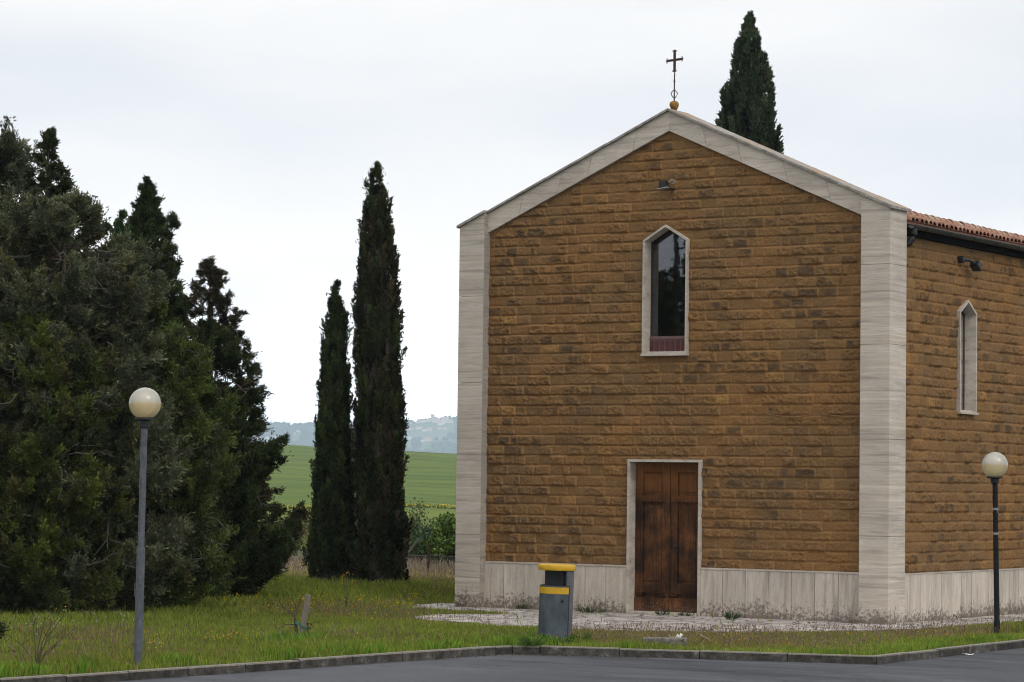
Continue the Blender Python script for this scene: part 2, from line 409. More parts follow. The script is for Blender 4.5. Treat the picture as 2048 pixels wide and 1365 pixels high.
# kerbstones: one run, stones about a metre long with open joints
M_KERB = None
def kerb_mat():
    m, t, b = material('kerb_concrete', 0.9, 0.15)
    v = mapped(t, (1, 1, 1)); at = attr(t, 'tint')
    n1 = noise(t, v, 7, 7, 0.72); n2 = noise(t, v, 40, 4, 0.7)
    r = ramp(t, [(0.34, (0.030, 0.027, 0.023)), (0.5, (0.062, 0.056, 0.048)), (0.64, (0.115, 0.106, 0.092)), (0.76, (0.30, 0.285, 0.26))])
    lk(t, math_(t, 'ADD', n1.outputs['Fac'], maprange(t, at.outputs['Fac'], 0, 1, -0.07, 0.05)), r.inputs['Fac'])
    geo = _node(t, 'ShaderNodeNewGeometry'); sp = _node(t, 'ShaderNodeSeparateXYZ'); lk(t, geo.outputs['Normal'], sp.inputs[0])
    up = maprange(t, sp.outputs['Z'], 0.5, 0.9)           # upward faces are paler
    col = mix(t, math_(t, 'MULTIPLY', up, 0.75), r.outputs['Color'], (0.30, 0.27, 0.22))
    r2 = ramp(t, [(0.35, (0.65, 0.65, 0.65)), (0.6, (1.1, 1.1, 1.1))]); lk(t, n2.outputs['Fac'], r2.inputs['Fac'])
    col = mix(t, 1.0, col, r2.outputs['Color'], 'MULTIPLY'); lk(t, col, b.inputs['Base Color'])
    bp = _node(t, 'ShaderNodeBump'); bp.inputs['Strength'].default_value = 0.6; bp.inputs['Distance'].default_value = 0.008
    lk(t, n1.outputs['Fac'], bp.inputs['Height']); lk(t, bp.outputs['Normal'], b.inputs['Normal'])
    return m
random.seed(4)
mb = MB()
for i in range(len(KERB) - 1):
    a, b = Vector(KERB[i]), Vector(KERB[i + 1]); ai, bi = Vector(KERB_IN[i]), Vector(KERB_IN[i + 1])
    L = (b - a).length; n = max(1, round(L / 1.0))
    for k in range(n):
        f0, f1 = k / n + 0.007 / L, (k + 1) / n - 0.007 / L
        p = [a.lerp(b, f0), a.lerp(b, f1), ai.lerp(bi, f1), ai.lerp(bi, f0)]
        nrm = (ai - a).normalized(); c = 0.016
        dz = random.uniform(-0.008, 0.006)
        V = [(p[0].x, p[0].y, -0.25), (p[1].x, p[1].y, -0.25), (p[2].x, p[2].y, -0.25), (p[3].x, p[3].y, -0.25)]
        V += [(p[0].x, p[0].y, dz - c), (p[1].x, p[1].y, dz - c)]
        q0 = p[0] + nrm * c; q1 = p[1] + nrm * c
        V += [(q0.x, q0.y, dz), (q1.x, q1.y, dz), (p[2].x, p[2].y, dz), (p[3].x, p[3].y, dz)]
        mb.add(V, [(0, 1, 5, 4), (4, 5, 7, 6), (6, 7, 8, 9), (2, 3, 9, 8), (0, 4, 6, 9, 3), (1, 2, 8, 7, 5)])
tag(mb.build('kerb', kerb_mat()), kind='structure')

# crazy paving apron round the church
PAVE = [(-29.0, 43.0), (-28.9, 41.6), (-28.1, 40.75), (-27.2, 40.6), (-26.0, 40.75), (-25.9, 40.2), (-26.6, 39.3), (-26.3, 38.1), (-25.3, 37.3), (-23.0, 36.5), (-21.6, 37.0), (-20.3, 38.0), (-18.9, 39.9), (-18.45, 41.35), (-18.3, 45.0), (-18.2, 62.0), (-19.5, 62.0), (-19.5, 43.0)]
def pave_mat():
    m, t, b = material('crazy_paving', 0.7, 0.3)
    v = mapped(t, (1, 1, 1))
    d = noise(t, v, 3.0, 3)
    add = _node(t, 'ShaderNodeVectorMath', operation='MULTIPLY_ADD'); add.inputs[1].default_value = (0.25, 0.25, 0)
    lk(t, d.outputs['Color'], add.inputs[0]); lk(t, v, add.inputs[2])
    mp2 = _node(t, 'ShaderNodeMapping'); mp2.inputs['Scale'].default_value = (1, 1, 0); lk(t, add.outputs[0], mp2.inputs['Vector'])
    ed = _node(t, 'ShaderNodeTexVoronoi', feature='DISTANCE_TO_EDGE'); ed.inputs['Scale'].default_value = 2.5; lk(t, mp2.outputs[0], ed.inputs['Vector'])
    ce = _node(t, 'ShaderNodeTexVoronoi', feature='F1'); ce.inputs['Scale'].default_value = 2.5; lk(t, mp2.outputs[0], ce.inputs['Vector'])
    sp = _node(t, 'ShaderNodeSeparateColor'); lk(t, ce.outputs['Color'], sp.inputs[0])
    r = ramp(t, [(0.0, (0.32, 0.29, 0.265)), (0.5, (0.45, 0.41, 0.38)), (1.0, (0.56, 0.51, 0.475))]); lk(t, sp.outputs[0], r.inputs['Fac'])
    n1 = noise(t, v, 12, 6, 0.7); r1 = ramp(t, [(0.35, (0.60, 0.58, 0.55)), (0.6, (1.05, 1.05, 1.05))]); lk(t, n1.outputs['Fac'], r1.inputs['Fac'])
    col = mix(t, 1.0, r.outputs['Color'], r1.outputs['Color'], 'MULTIPLY')
    j = ramp(t, [(0.030, (1, 1, 1)), (0.055, (0, 0, 0))]); lk(t, ed.outputs['Distance'], j.inputs['Fac'])
    col = mix(t, j.outputs['Color'], col, (0.07, 0.06, 0.05))
    lk(t, col, b.inputs['Base Color'])
    bp = _node(t, 'ShaderNodeBump'); bp.inputs['Strength'].default_value = 0.6; bp.inputs['Distance'].default_value = 0.02
    jj = ramp(t, [(0.02, (0, 0, 0)), (0.07, (1, 1, 1))]); lk(t, ed.outputs['Distance'], jj.inputs['Fac'])
    lk(t, jj.outputs['Color'], bp.inputs['Height']); lk(t, bp.outputs['Normal'], b.inputs['Normal'])
    return m
mb = MB(); mb.prism(PAVE, -0.3, 0.012, 'z'); tag(mb.build('paving', pave_mat()), kind='structure')

# ------------------------------------------------------------------ far field (rises to a crest) and hills, polar round the place
def polar(name, r_list, a0, a1, na, zf, mat, kind='structure', smooth=True):
    A = np.radians(np.linspace(a0, a1, na)); R_ = np.array(r_list, float)
    RR, AA = np.meshgrid(R_, A, indexing='ij')
    Z = zf(RR, np.degrees(AA))
    V = np.stack([RR * np.sin(AA), RR * np.cos(AA), Z], -1).reshape(-1, 3)
    n, m = len(R_), na
    i, j = np.meshgrid(np.arange(n - 1), np.arange(m - 1), indexing='ij')
    a = (i * m + j).ravel(); F = np.stack([a, a + 1, a + m + 1, a + m], -1)
    return tag(npmesh(name, V, F[:, ::-1], mat, smooth=smooth), kind=kind)
def field_z(r, a):
    t = np.clip((r - 255) / 445, 0, 1)
    crest = 11.2 - (a + 36) * 0.32 + 0.12 * np.sin(a * 2.3)
    crest = np.clip(crest, 4, 16)
    z = crest * (t ** 1.15)
    fall = np.clip((r - 700) / 500, 0, 1)
    z = z - fall * fall * (crest + 22)
    return z - 0.06 + 0.25 * np.sin(r * 0.02 + a) * np.clip((r - 120) / 200, 0, 1)
def field_mat():
    m, t, b = material('young_wheat', 0.9, 0.1)
    rotv = mapped(t, (0.010, 0.085, 1), rot=(0, 0, rad(-34)))
    rot2 = mapped(t, (0.02, 0.6, 1), rot=(0, 0, rad(-36)))
    v = mapped(t, (1, 1, 1))
    n1 = noise(t, rotv, 1.0, 6, 0.6, 0.35); n2 = noise(t, rot2, 1.0, 4, 0.6, 0.3); n3 = noise(t, v, 0.9, 4, 0.7); n4 = noise(t, v, 0.012, 3, 0.5)
    r = ramp(t, [(0.30, (0.040, 0.070, 0.010)), (0.45, (0.072, 0.112, 0.014)), (0.60, (0.100, 0.140, 0.018)), (0.75, (0.135, 0.155, 0.022))])
    lk(t, n1.outputs['Fac'], r.inputs['Fac'])
    r2 = ramp(t, [(0.34, (0.62, 0.68, 0.62)), (0.48, (1, 1, 1)), (0.7, (1.14, 1.08, 1.0))]); lk(t, n2.outputs['Fac'], r2.inputs['Fac'])
    col = mix(t, 1.0, r.outputs['Color'], r2.outputs['Color'], 'MULTIPLY')
    r3 = ramp(t, [(0.3, (0.82, 0.82, 0.8)), (0.7, (1.14, 1.14, 1.1))]); lk(t, n3.outputs['Fac'], r3.inputs['Fac'])
    col = mix(t, 1.0, col, r3.outputs['Color'], 'MULTIPLY')
    r4 = ramp(t, [(0.4, (0.92, 0.96, 0.92)), (0.6, (1.08, 1.04, 0.95))]); lk(t, n4.outputs['Fac'], r4.inputs['Fac'])
    col = mix(t, 1.0, col, r4.outputs['Color'], 'MULTIPLY')
    ln = _node(t, 'ShaderNodeVectorMath', operation='LENGTH'); lk(t, v, ln.inputs[0])
    near = maprange(t, ln.outputs['Value'], 256, 259, 1.0, 0.0)        # the crop this side of the flower strip is another one
    col = mix(t, near, col, mix(t, 1.0, col, (1.25, 1.12, 0.95), 'MULTIPLY'))
    lk(t, col, b.inputs['Base Color']); return m
polar('field', list(np.linspace(66, 250, 30)) + list(np.linspace(256, 1250, 90)), -75, 15, 220, field_z, field_mat())

SKYLINE = [(-75, 98), (-45, 96), (-38.4, 97), (-37.6, 99), (-37.0, 98), (-36.5, 99), (-35.2, 101), (-34.8, 103), (-34.5, 107), (-34.2, 110), (-33.9, 111), (-33.6, 110), (-32.5, 106), (-25, 95), (15, 90)]
_sx, _sy = zip(*SKYLINE)
def hill_z(r, a):
    r = r / 2
    top = np.interp(a, _sx, _sy)
    t = np.clip((r - 2300) / 2200, 0, 1)
    s = -38 + (top - 5 + 38) * (0.55 * t + 0.45 * t * t)
    back = np.clip((r - 4500) / 1200, 0, 1)
    x = r * np.sin(np.radians(a)); y = r * np.cos(np.radians(a))
    und = (fbm(x / 260.0, y / 260.0, 5, 4) - 0.5) * 26 * np.clip(t * 1.5, 0, 1) * np.clip((1 - t) * 3, 0.05, 1)
    return 2 * (s + und - back * 40) - EYE
def hill_mat():
    m, t, b = material('hill_land', 0.95, 0.05)
    v = mapped(t, (1, 1, 1))
    vo = _node(t, 'ShaderNodeTexVoronoi', feature='F1'); vo.inputs['Scale'].default_value = 0.003; vo.inputs['Randomness'].default_value = 1.0
    n0 = noise(t, v, 0.002, 4); ad = _node(t, 'ShaderNodeVectorMath', operation='MULTIPLY_ADD'); ad.inputs[1].default_value = (280, 280, 0)
    lk(t, n0.outputs['Color'], ad.inputs[0]); lk(t, v, ad.inputs[2]); lk(t, ad.outputs[0], vo.inputs['Vector'])
    sp = _node(t, 'ShaderNodeSeparateColor'); lk(t, vo.outputs['Color'], sp.inputs[0])
    r = ramp(t, [(0.0, (0.07, 0.13, 0.045)), (0.4, (0.11, 0.17, 0.06)), (0.62, (0.16, 0.18, 0.09)), (0.85, (0.10, 0.15, 0.07)), (1.0, (0.24, 0.22, 0.13))])
    lk(t, sp.outputs[0], r.inputs['Fac']); n1 = noise(t, v, 0.02, 5, 0.7)
    r1 = ramp(t, [(0.3, (0.7, 0.7, 0.7)), (0.7, (1.2, 1.2, 1.2))]); lk(t, n1.outputs['Fac'], r1.inputs['Fac'])
    lk(t, mix(t, 1.0, r.outputs['Color'], r1.outputs['Color'], 'MULTIPLY'), b.inputs['Base Color']); return m
polar('hills', list(np.linspace(2600, 4600, 12)) + list(np.linspace(4680, 12400, 110)), -75, 15, 300, hill_z, hill_mat())

def on_hill(px, py):
    d = np.array(_F + _R * ((px - 1024) / FPX) - _U * ((py - 682.5) / FPX)); d /= np.hypot(d[0], d[1])
    a = math.degrees(math.atan2(d[0], d[1])); r = np.linspace(4600, 9120, 1200)
    below = np.nonzero(EYE + d[2] * r <= hill_z(r, np.full_like(r, a)))[0]
    rr = r[below[0]] if len(below) else 9000.0
    return Vector((d[0] * rr, d[1] * rr, float(hill_z(np.array([rr]), np.array([a]))[0])))

# ------------------------------------------------------------------ foliage tools
def unit(a): return a / np.maximum(np.linalg.norm(a, axis=-1, keepdims=True), 1e-9)
def blades(P, D, L, W, rng):
    """diamond leaves from base points P along D"""
    n = len(P); S = unit(np.cross(D, rng.normal(size=(n, 3))))
    L = np.broadcast_to(np.asarray(L, float).reshape(-1, 1), (n, 1)); W = np.broadcast_to(np.asarray(W, float).reshape(-1, 1), (n, 1))
    mid = P + D * L * 0.5
    V = np.stack([P, mid + S * W * 0.5, P + D * L, mid - S * W * 0.5], 1).reshape(-1, 3)
    return V, np.arange(4 * n).reshape(-1, 4)
def colours(n, rng, palette, weights, var=0.25):
    pal = np.array(palette); k = rng.choice(len(pal), n, p=np.array(weights) / sum(weights))
    return np.clip(pal[k] * (1 + var * rng.normal(size=(n, 1))), 0.004, 1)

def column_cypress(label, base, height, prof, palette, weights, seed, sprays, group, lean=(0, 0), blade=(0.085, 0.03), per=46, gap=0.0, clear=0.15):
    """prof: list of (height fraction, radius)"""
    rng = np.random.default_rng(seed); bx, by, bz = base
    t = thing('cypress_tree', label, 'cypress tree', base, group)
    ph, pr = np.array(prof).T
    hs = rng.random(int(sprays * 2.2)); keep = rng.random(len(hs)) < np.interp(hs, ph, pr) / pr.max()
    hs = hs[keep][:int(sprays * 0.5)]; n = len(hs)
    phi = rng.random(n) * 2 * np.pi
    lump = 0.86 + 0.26 * vnoise(phi * 2.2, hs * height * 1.6, seed) + 0.12 * (vnoise(phi * 5, hs * height * 4, seed + 9) - 0.5)
    rr = np.interp(hs, ph, pr) * lump * rng.uniform(0.60, 0.93, n)
    z = hs * height
    cxo = lean[0] * hs; cyo = lean[1] * hs
    P = np.stack([bx + cxo + rr * np.cos(phi), by + cyo + rr * np.sin(phi), bz + z], 1)
    out = np.stack([np.cos(phi), np.sin(phi), np.zeros(n)], 1)
    taper = np.clip((1 - hs) * 4, 0.25, 1)[:, None]
    D = unit(out * 0.10 * taper + np.array([0, 0, 1.0]) + rng.normal(size=(n, 3)) * 0.10)
    LS = rng.uniform(0.28, 0.66, n) * np.clip((1.02 - hs) * 5, 0.30, 1)
    pc = colours(n, rng, palette, weights, 0.36)
    k = np.repeat(np.arange(n), int(per * 2.1)); m = len(k)
    u = rng.random(m) ** 0.8
    BP = P[k] + D[k] * (u * LS[k])[:, None] + rng.normal(size=(m, 3)) * (0.050 * (1.12 - u))[:, None]
    BD = unit(D[k] * 1.0 + rng.normal(size=(m, 3)) * 0.55 + np.array([0, 0, 0.25]))
    V, F = blades(BP, BD, blade[0] * rng.uniform(0.6, 1.3, m), blade[1] * rng.uniform(0.7, 1.3, m), rng)
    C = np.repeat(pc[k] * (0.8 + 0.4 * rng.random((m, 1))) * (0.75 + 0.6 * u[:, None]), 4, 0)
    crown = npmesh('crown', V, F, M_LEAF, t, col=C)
    mb = MB()
    mb.tube([(bx, by, bz - 0.1), (bx + lean[0] * 0.4, by + lean[1] * 0.4, bz + height * 0.4), (bx + lean[0] * 0.92, by + lean[1] * 0.92, bz + height * 0.92)], [pr.max() * 0.16, pr.max() * 0.10, 0.01], 8)
    mb.build('trunk', M_BARK, t)
    # solid core added inside the crown to block light coming through
    kz = 40; ka = 18; zz = np.linspace(0.02, 0.93, kz); aa = np.linspace(0, 2 * np.pi, ka, endpoint=False)
    Z2, A2 = np.meshgrid(zz, aa, indexing='ij')
    R2 = np.interp(Z2, ph, pr) * (0.50 + 0.25 * vnoise(A2 * 2.2, Z2 * height * 1.6, seed)) * (1 - gap)
    V = np.stack([bx + lean[0] * Z2 + R2 * np.cos(A2), by + lean[1] * Z2 + R2 * np.sin(A2), bz + Z2 * height], -1).reshape(-1, 3)
    F = np.array([(i * ka + j, i * ka + (j + 1) % ka, (i + 1) * ka + (j + 1) % ka, (i + 1) * ka + j) for i in range(kz - 1) for j in range(ka)])
    npmesh('light_block_core', V, F, M_BARK, t)
    return t

def spreading_conifer(name, label, cat, base, height, prof, palette, weights, seed, limbs, group=None, lean=(0, 0), up=0.35, droop=0.25, curl=0.3, twig=0.38,
                      blade=(0.062, 0.022), tw_per_m=34, per=20, plumes=5.5, bare=0, squash=(1, 1), extra_tops=(), zmin=0.03, hang=0.25, ball=0.05, arms=(), vary=(0.70, 1.10), wisps=3):
    rng = np.random.default_rng(seed); bx, by, bz = base
    t = thing(name, label, cat, base, group)
    ph, pr = np.array(prof).T
    wood = MB(); dead = MB()
    wood.tube([(bx, by, bz - 0.1), (bx + lean[0] * 0.5, by + lean[1] * 0.5, bz + height * 0.5), (bx + lean[0], by + lean[1], bz + height)], [height * 0.022, height * 0.014, 0.008], 8)
    TP, TD, TL, TC = [], [], [], []
    pal = np.array(palette)
    tops = [(0, 0, 0, height, 1.0)] + list(extra_tops)      # dx, dy, z0, ztop, radius scale
    wts = np.array([max(0.1, (b - a) * s) for _, _, a, b, s in tops]); wts = wts / wts.sum()
    for i in range(limbs + len(arms)):
        arm = arms[i - limbs] if i >= limbs else None
        k = rng.choice(len(tops), p=wts) if arm is None else 0; dx, dy, za, zb, rs = tops[k]
        f = rng.random() ** 0.95 * (1 - zmin) + zmin        # where the tip ends up
        if k: f = rng.random()
        ztip = za + (zb - za) * f; H = ztip / height
        R0 = np.interp(H, ph, pr) if k == 0 else rs * (1 - f) + 0.06
        az = rng.random() * 2 * np.pi
        ln = R0 * rng.uniform(*vary) * (1 if rng.random() < 0.93 else 1.18)
        if arm is not None: ztip, ln, az = arm[0], arm[1], rad(arm[2])
        rise = up * ln
        z0 = max(ztip - rise, 0.05)
        sx, sy = squash
        e = np.array([math.cos(az) * sx, math.sin(az) * sy, 0])
        c0 = np.array([bx + dx + lean[0] * z0 / height, by + dy + lean[1] * z0 / height, bz + z0])
        s = np.linspace(0, 1, 7)
        zz = rise * (s * (1 - curl) + curl * s ** 2.6) - droop * ln * np.sin(s * np.pi) * 0.35
        pts = c0 + e * (ln * s)[:, None] + np.array([0, 0, 1.0]) * zz[:, None]
        side = np.array([-e[1], e[0], 0]); pts = pts + side * (rng.normal() * 0.10 * ln * s ** 2)[:, None]
        wood.tube([p for p in pts], [max(0.006, 0.014 * height * 0.16 * (1 - q) * min(1, ln) + 0.005) for q in s], 4, cap=False)
        # each limb carries plumes: short side branches thick with foliage, with dark gaps between them
        npl = max(3, int(plumes * ln + 2.5))
        sc_ = min(1, 0.20 + 0.95 * ln)
        for q in range(npl):
            u = 1.0 if q == 0 else rng.uniform(0.22, 1.0) ** 0.75
            ii = min(int(u * 6), 5); fr = u * 6 - ii
            ps = pts[ii] * (1 - fr) + pts[ii + 1] * fr; td = unit(pts[ii + 1] - pts[ii])
            pd_ = unit(td * 0.8 + side * rng.normal() * 0.55 + rng.normal(size=3) * 0.22 + np.array([0, 0, 0.30 - hang * 0.9]))
            lp = twig * 1.35 * rng.uniform(0.55, 1.15) * sc_ * (1.0 if q else 0.9)
            ntw = max(6, int(tw_per_m * 0.8 * lp * 1.6))
            v = rng.random(ntw) ** 0.85
            tp = ps + pd_ * (v * lp)[:, None]
            d = unit(pd_ * 0.9 + rng.normal(size=(ntw, 3)) * 0.50 + np.array([0, 0, 0.10 - hang * 0.25]))
            l = lp * 0.42 * rng.uniform(0.5, 1.2, ntw) * (1.15 - 0.6 * v)
            if wisps and rng.random() < 0.5:                 # a bare-ended shoot
                tp = np.concatenate([tp, (ps + pd_ * lp * 0.8)[None]]); d = np.concatenate([d, unit(pd_ + rng.normal(size=3) * 0.3 + np.array([0, 0, 0.3]))[None]]); l = np.concatenate([l, [lp * 0.65]])
            c_ = pal[rng.choice(len(pal), p=np.array(weights) / sum(weights))] * (1 + 0.22 * rng.normal())
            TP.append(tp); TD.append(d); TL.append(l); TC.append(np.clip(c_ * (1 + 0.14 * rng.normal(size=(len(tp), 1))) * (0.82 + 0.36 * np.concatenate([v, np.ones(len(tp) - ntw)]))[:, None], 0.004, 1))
    for dx, dy, za, zb, rs in tops:                          # feathery leaders
        nl = 30; v = rng.random(nl); zl = bz + zb - 0.55 * v
        az = rng.random(nl) * 6.28
        TP.append(np.stack([bx + dx + lean[0] * zb / height + 0 * v, by + dy + lean[1] * zb / height + 0 * v, zl], 1))
        TD.append(unit(np.stack([np.cos(az) * 0.5, np.sin(az) * 0.5, rng.uniform(0.5, 1.4, nl)], 1))); TL.append(0.06 + 0.26 * v * rng.uniform(0.6, 1.2, nl))
        TC.append(np.clip(pal[rng.choice(len(pal), nl)], 0.004, 1))
    TP, TD, TL, TC = map(np.concatenate, (TP, TD, TL, TC))
    n = len(TP); k = np.repeat(np.arange(n), per); m = len(k)
    u = rng.random(m)
    sag = -hang * 0.35 * (u * TL[k]) ** 1.3
    BP = TP[k] + TD[k] * (u * TL[k])[:, None] + rng.normal(size=(m, 3)) * ball * 0.45 + np.stack([0 * sag, 0 * sag, sag], 1)
    BD = unit(TD[k] + rng.normal(size=(m, 3)) * 0.42)
    V, F = blades(BP, BD, blade[0] * rng.uniform(0.55, 1.3, m), blade[1] * rng.uniform(0.7, 1.3, m), rng)
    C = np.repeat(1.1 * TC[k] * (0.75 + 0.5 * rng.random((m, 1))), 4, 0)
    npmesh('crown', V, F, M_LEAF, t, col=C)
    wood.build('trunk', M_BARK, t)
    for i in range(bare):                                   # dead grey twigs that stick out
        H = rng.uniform(0.12, 0.88); R0 = np.interp(H, ph, pr); az = rng.uniform(-2.6, 0.5)
        e = np.array([math.cos(az), math.sin(az), 0])
        p0 = np.array([bx, by, bz + H * height]) + e * R0 * 0.80
        q = [p0]
        dd = e + rng.normal(size=3) * 0.4
        for j in range(4):
            dd = unit(dd + rng.normal(size=3) * 0.45); q.append(q[-1] + dd * R0 * rng.uniform(0.10, 0.2))
        dead.tube(q, [0.011, 0.010, 0.008, 0.006, 0.003], 4, cap=False)
        for j in (1, 2, 3):
            w_ = unit(dd + rng.normal(size=3) * 0.8)
            dead.tube([q[j], q[j] + w_ * 0.14, q[j] + unit(w_ + rng.normal(size=3) * 0.5) * 0.28], [0.006, 0.004, 0.002], 3, cap=False)
    if bare: tag(dead.build('dead_twigs', M_TWIG, t), kind='stuff')
    return t

def leafy_shrub(name, label, cat, base, size, palette, weights, seed, n_stems=26, leaves=2600, leaf=(0.09, 0.05), group=None, stem_h=1.0):
    """many stems from the foot, leaves along them"""
    rng = np.random.default_rng(seed); b = np.array(base, float)
    t = thing(name, label, cat, base, group)
    wood = MB(); P = []; D = []
    for i in range(n_stems):
        az = rng.random() * 2 * np.pi; r = rng.random() ** 0.6
        tip = b + np.array([math.cos(az) * size[0] * r, math.sin(az) * size[1] * r, size[2] * rng.uniform(0.55, 1.0) * (1.05 - 0.45 * r * r) * stem_h])
        p0 = b + (tip - b) * np.array([0.25, 0.25, 0])
        s = np.linspace(0, 1, 6)[:, None]
        pts = p0 + (tip - p0) * s + np.array([0, 0, 1]) * (np.sin(s * np.pi) * 0.12 * size[2]) + rng.normal(size=(6, 3)) * 0.03
        wood.tube(list(pts), [0.014, 0.012, 0.010, 0.008, 0.005, 0.003], 4, cap=False)
        m = leaves // n_stems; u = rng.uniform(0.1, 1.02, m); ii = np.clip((u * 5).astype(int), 0, 4); fr = (u * 5 - ii)[:, None]
        P.append(pts[ii] * (1 - fr) + pts[ii + 1] * fr + rng.normal(size=(m, 3)) * np.array([0.12, 0.12, 0.09]) * min(size)); D.append(unit(rng.normal(size=(m, 3)) + np.array([0, 0, 0.4])))
    P, D = np.concatenate(P), np.concatenate(D); m = len(P)
    P[:, 2] = np.maximum(P[:, 2], b[2] + 0.03)
    V, F = blades(P, D, leaf[0] * rng.uniform(0.6, 1.3, m), leaf[1] * rng.uniform(0.7, 1.3, m), rng)
    npmesh('crown', V, F, M_LEAF, t, col=np.repeat(colours(m, rng, palette, weights, 0.25), 4, 0))
    wood.build('trunk', M_BARK, t)
    return t

# ------------------------------------------------------------------ church
XC = -23.755                                           # middle of the front
SL = 0.44                                              # pitch of the gable
XL0, XL1, XR0, XR1 = -28.03, -27.50, -20.01, -19.48
top_z = lambda x: 8.80 - SL * abs(x - XC)
YF, YB = 42.0, 42.65                                   # front and back of the stone frame
church = thing('church', 'small brown stone church with a white travertine frame, pointed windows and a brown wooden door', 'church', (XC, YF, 0.0))

def ashlar(name, u0, u1, z0, z1, step, seed, place, holes, clip, parent):
    rng = np.random.default_rng(seed)
    nu = int((u1 - u0) / step) + 1; nz_ = int((z1 - z0) / step) + 1
    U, Z = np.meshgrid(np.linspace(u0, u1, nu), np.linspace(z0, z1, nz_), indexing='ij')
    ze = [z0 - 0.003]
    while ze[-1] < z1: ze.append(ze[-1] + rng.uniform(0.160, 0.196))
    ze = np.array(ze)
    Zw = Z + (vnoise(U * 1.1, Z * 0.6, seed + 3) - 0.5) * 0.012 + (vnoise(U * 7, Z * 2, seed + 4) - 0.5) * 0.007
    row = np.clip(np.searchsorted(ze, Zw) - 1, 0, len(ze) - 2)
    dz = np.minimum(Zw - ze[row], ze[row + 1] - Zw); fz = (Zw - ze[row]) / (ze[row + 1] - ze[row])
    du = np.zeros_like(U); amp = np.zeros_like(U); tint = np.zeros_like(U); cru = np.zeros_like(U); fu = np.zeros_like(U); nid = np.zeros_like(U)
    for r in range(len(ze) - 1):
        m = row == r
        if not m.any(): continue
        ue = [u0 - rng.uniform(0.02, 0.3)]
        while ue[-1] < u1 + 0.1: ue.append(ue[-1] + (rng.uniform(0.10, 0.17) if rng.random() < 0.14 else rng.uniform(0.22, 0.42)))
        ue = np.array(ue); nb = len(ue)
        a = np.where(rng.random(nb) < 0.22, rng.uniform(0.008, 0.018, nb), rng.uniform(0.016, 0.048, nb))
        ti = np.clip(rng.normal(0.45, 0.13, nb), 0, 1); ti[rng.random(nb) < 0.012] = 1.0
        cb = rng.random(nb) ** 1.3 * np.where(a < 0.018, 0.35, 1.0)
        uw = U[m] + (vnoise(U[m] * 3, Z[m] * 9, seed + 6) - 0.5) * 0.012
        b = np.clip(np.searchsorted(ue, uw) - 1, 0, nb - 2)
        du[m] = np.minimum(uw - ue[b], ue[b + 1] - uw); fu[m] = (uw - ue[b]) / (ue[b + 1] - ue[b])
        amp[m] = a[b]; tint[m] = ti[b]; cru[m] = cb[b]; nid[m] = r * 57 + b * 13
    ed = np.minimum(du * 0.9, dz) + (fbm(U * 13, Z * 13, seed + 61, 3) - 0.5) * 0.015
    wob_ = (fbm(U * 13, Z * 13, seed + 61, 3) - 0.5) * 0.015
    pz = np.clip((dz + wob_ - 0.003) / 0.034, 0, 1); pz = pz * (2 - pz); pu = np.clip((du + wob_ - 0.002) / 0.026, 0, 1); pu = pu * (2 - pu)
    p = pz * (0.12 + 0.88 * pu)
    rock = fbm(U * 8 + nid * 3.1, Z * 9 + nid * 1.7, seed + 20, 4)
    ridge = 1 - np.abs(fbm(U * 11 + nid, Z * 14 + U * 3, seed + 33, 4) - 0.5) * 4
    chip = 1 - np.abs(fbm(U * 26 - Z * 9, Z * 26 + nid, seed + 35, 3) - 0.5) * 4
    face = 0.25 + 1.15 * rock + 0.30 * ridge - 0.15 + 0.30 * (0.55 - fz)
    h = p * amp * np.clip(face, 0.05, 1.5) + p * np.clip(amp / 0.04, 0.25, 1) * 0.015 * (chip - 0.3) + 0.006 * (fbm(U * 30, Z * 30, seed + 50, 3) - 0.5) + 0.004 * pz
    em = np.minimum(du, dz) + (fbm(U * 9, Z * 9, seed + 81, 3) - 0.5) * 0.02
    bulge = np.clip((np.minimum(du, dz) + wob_ * 0.5 - 0.002) / 0.016, 0, 1)
    zone = np.clip((fbm(U * 0.45, Z * 0.6, seed + 71, 3) - 0.28) * 3.2, 0.30, 1.25)
    crust = np.clip(np.clip((em - 0.006) / 0.045, 0, 1) * cru * zone * np.clip((fbm(U * 6 + nid * 2, Z * 8, seed + 73, 3) - 0.24) * 3.2, 0, 1.3), 0, 1)
    V = place(U, Z, h).reshape(-1, 3)
    i, j = np.meshgrid(np.arange(nu - 1), np.arange(nz_ - 1), indexing='ij')
    cu = (U[:-1, :-1] + U[1:, 1:]) / 2; cz = (Z[:-1, :-1] + Z[1:, 1:]) / 2
    ok = clip(cu, cz)
    for hole in holes: ok &= ~hole(cu, cz)
    a = (i * nz_ + j)[ok]; F = np.stack([a, a + nz_, a + nz_ + 1, a + 1], -1)
    return npmesh(name, V, F, M_STONE, parent, smooth=True, attrs={'tint': tint.ravel(), 'bulge': bulge.ravel(), 'crust': crust.ravel()})

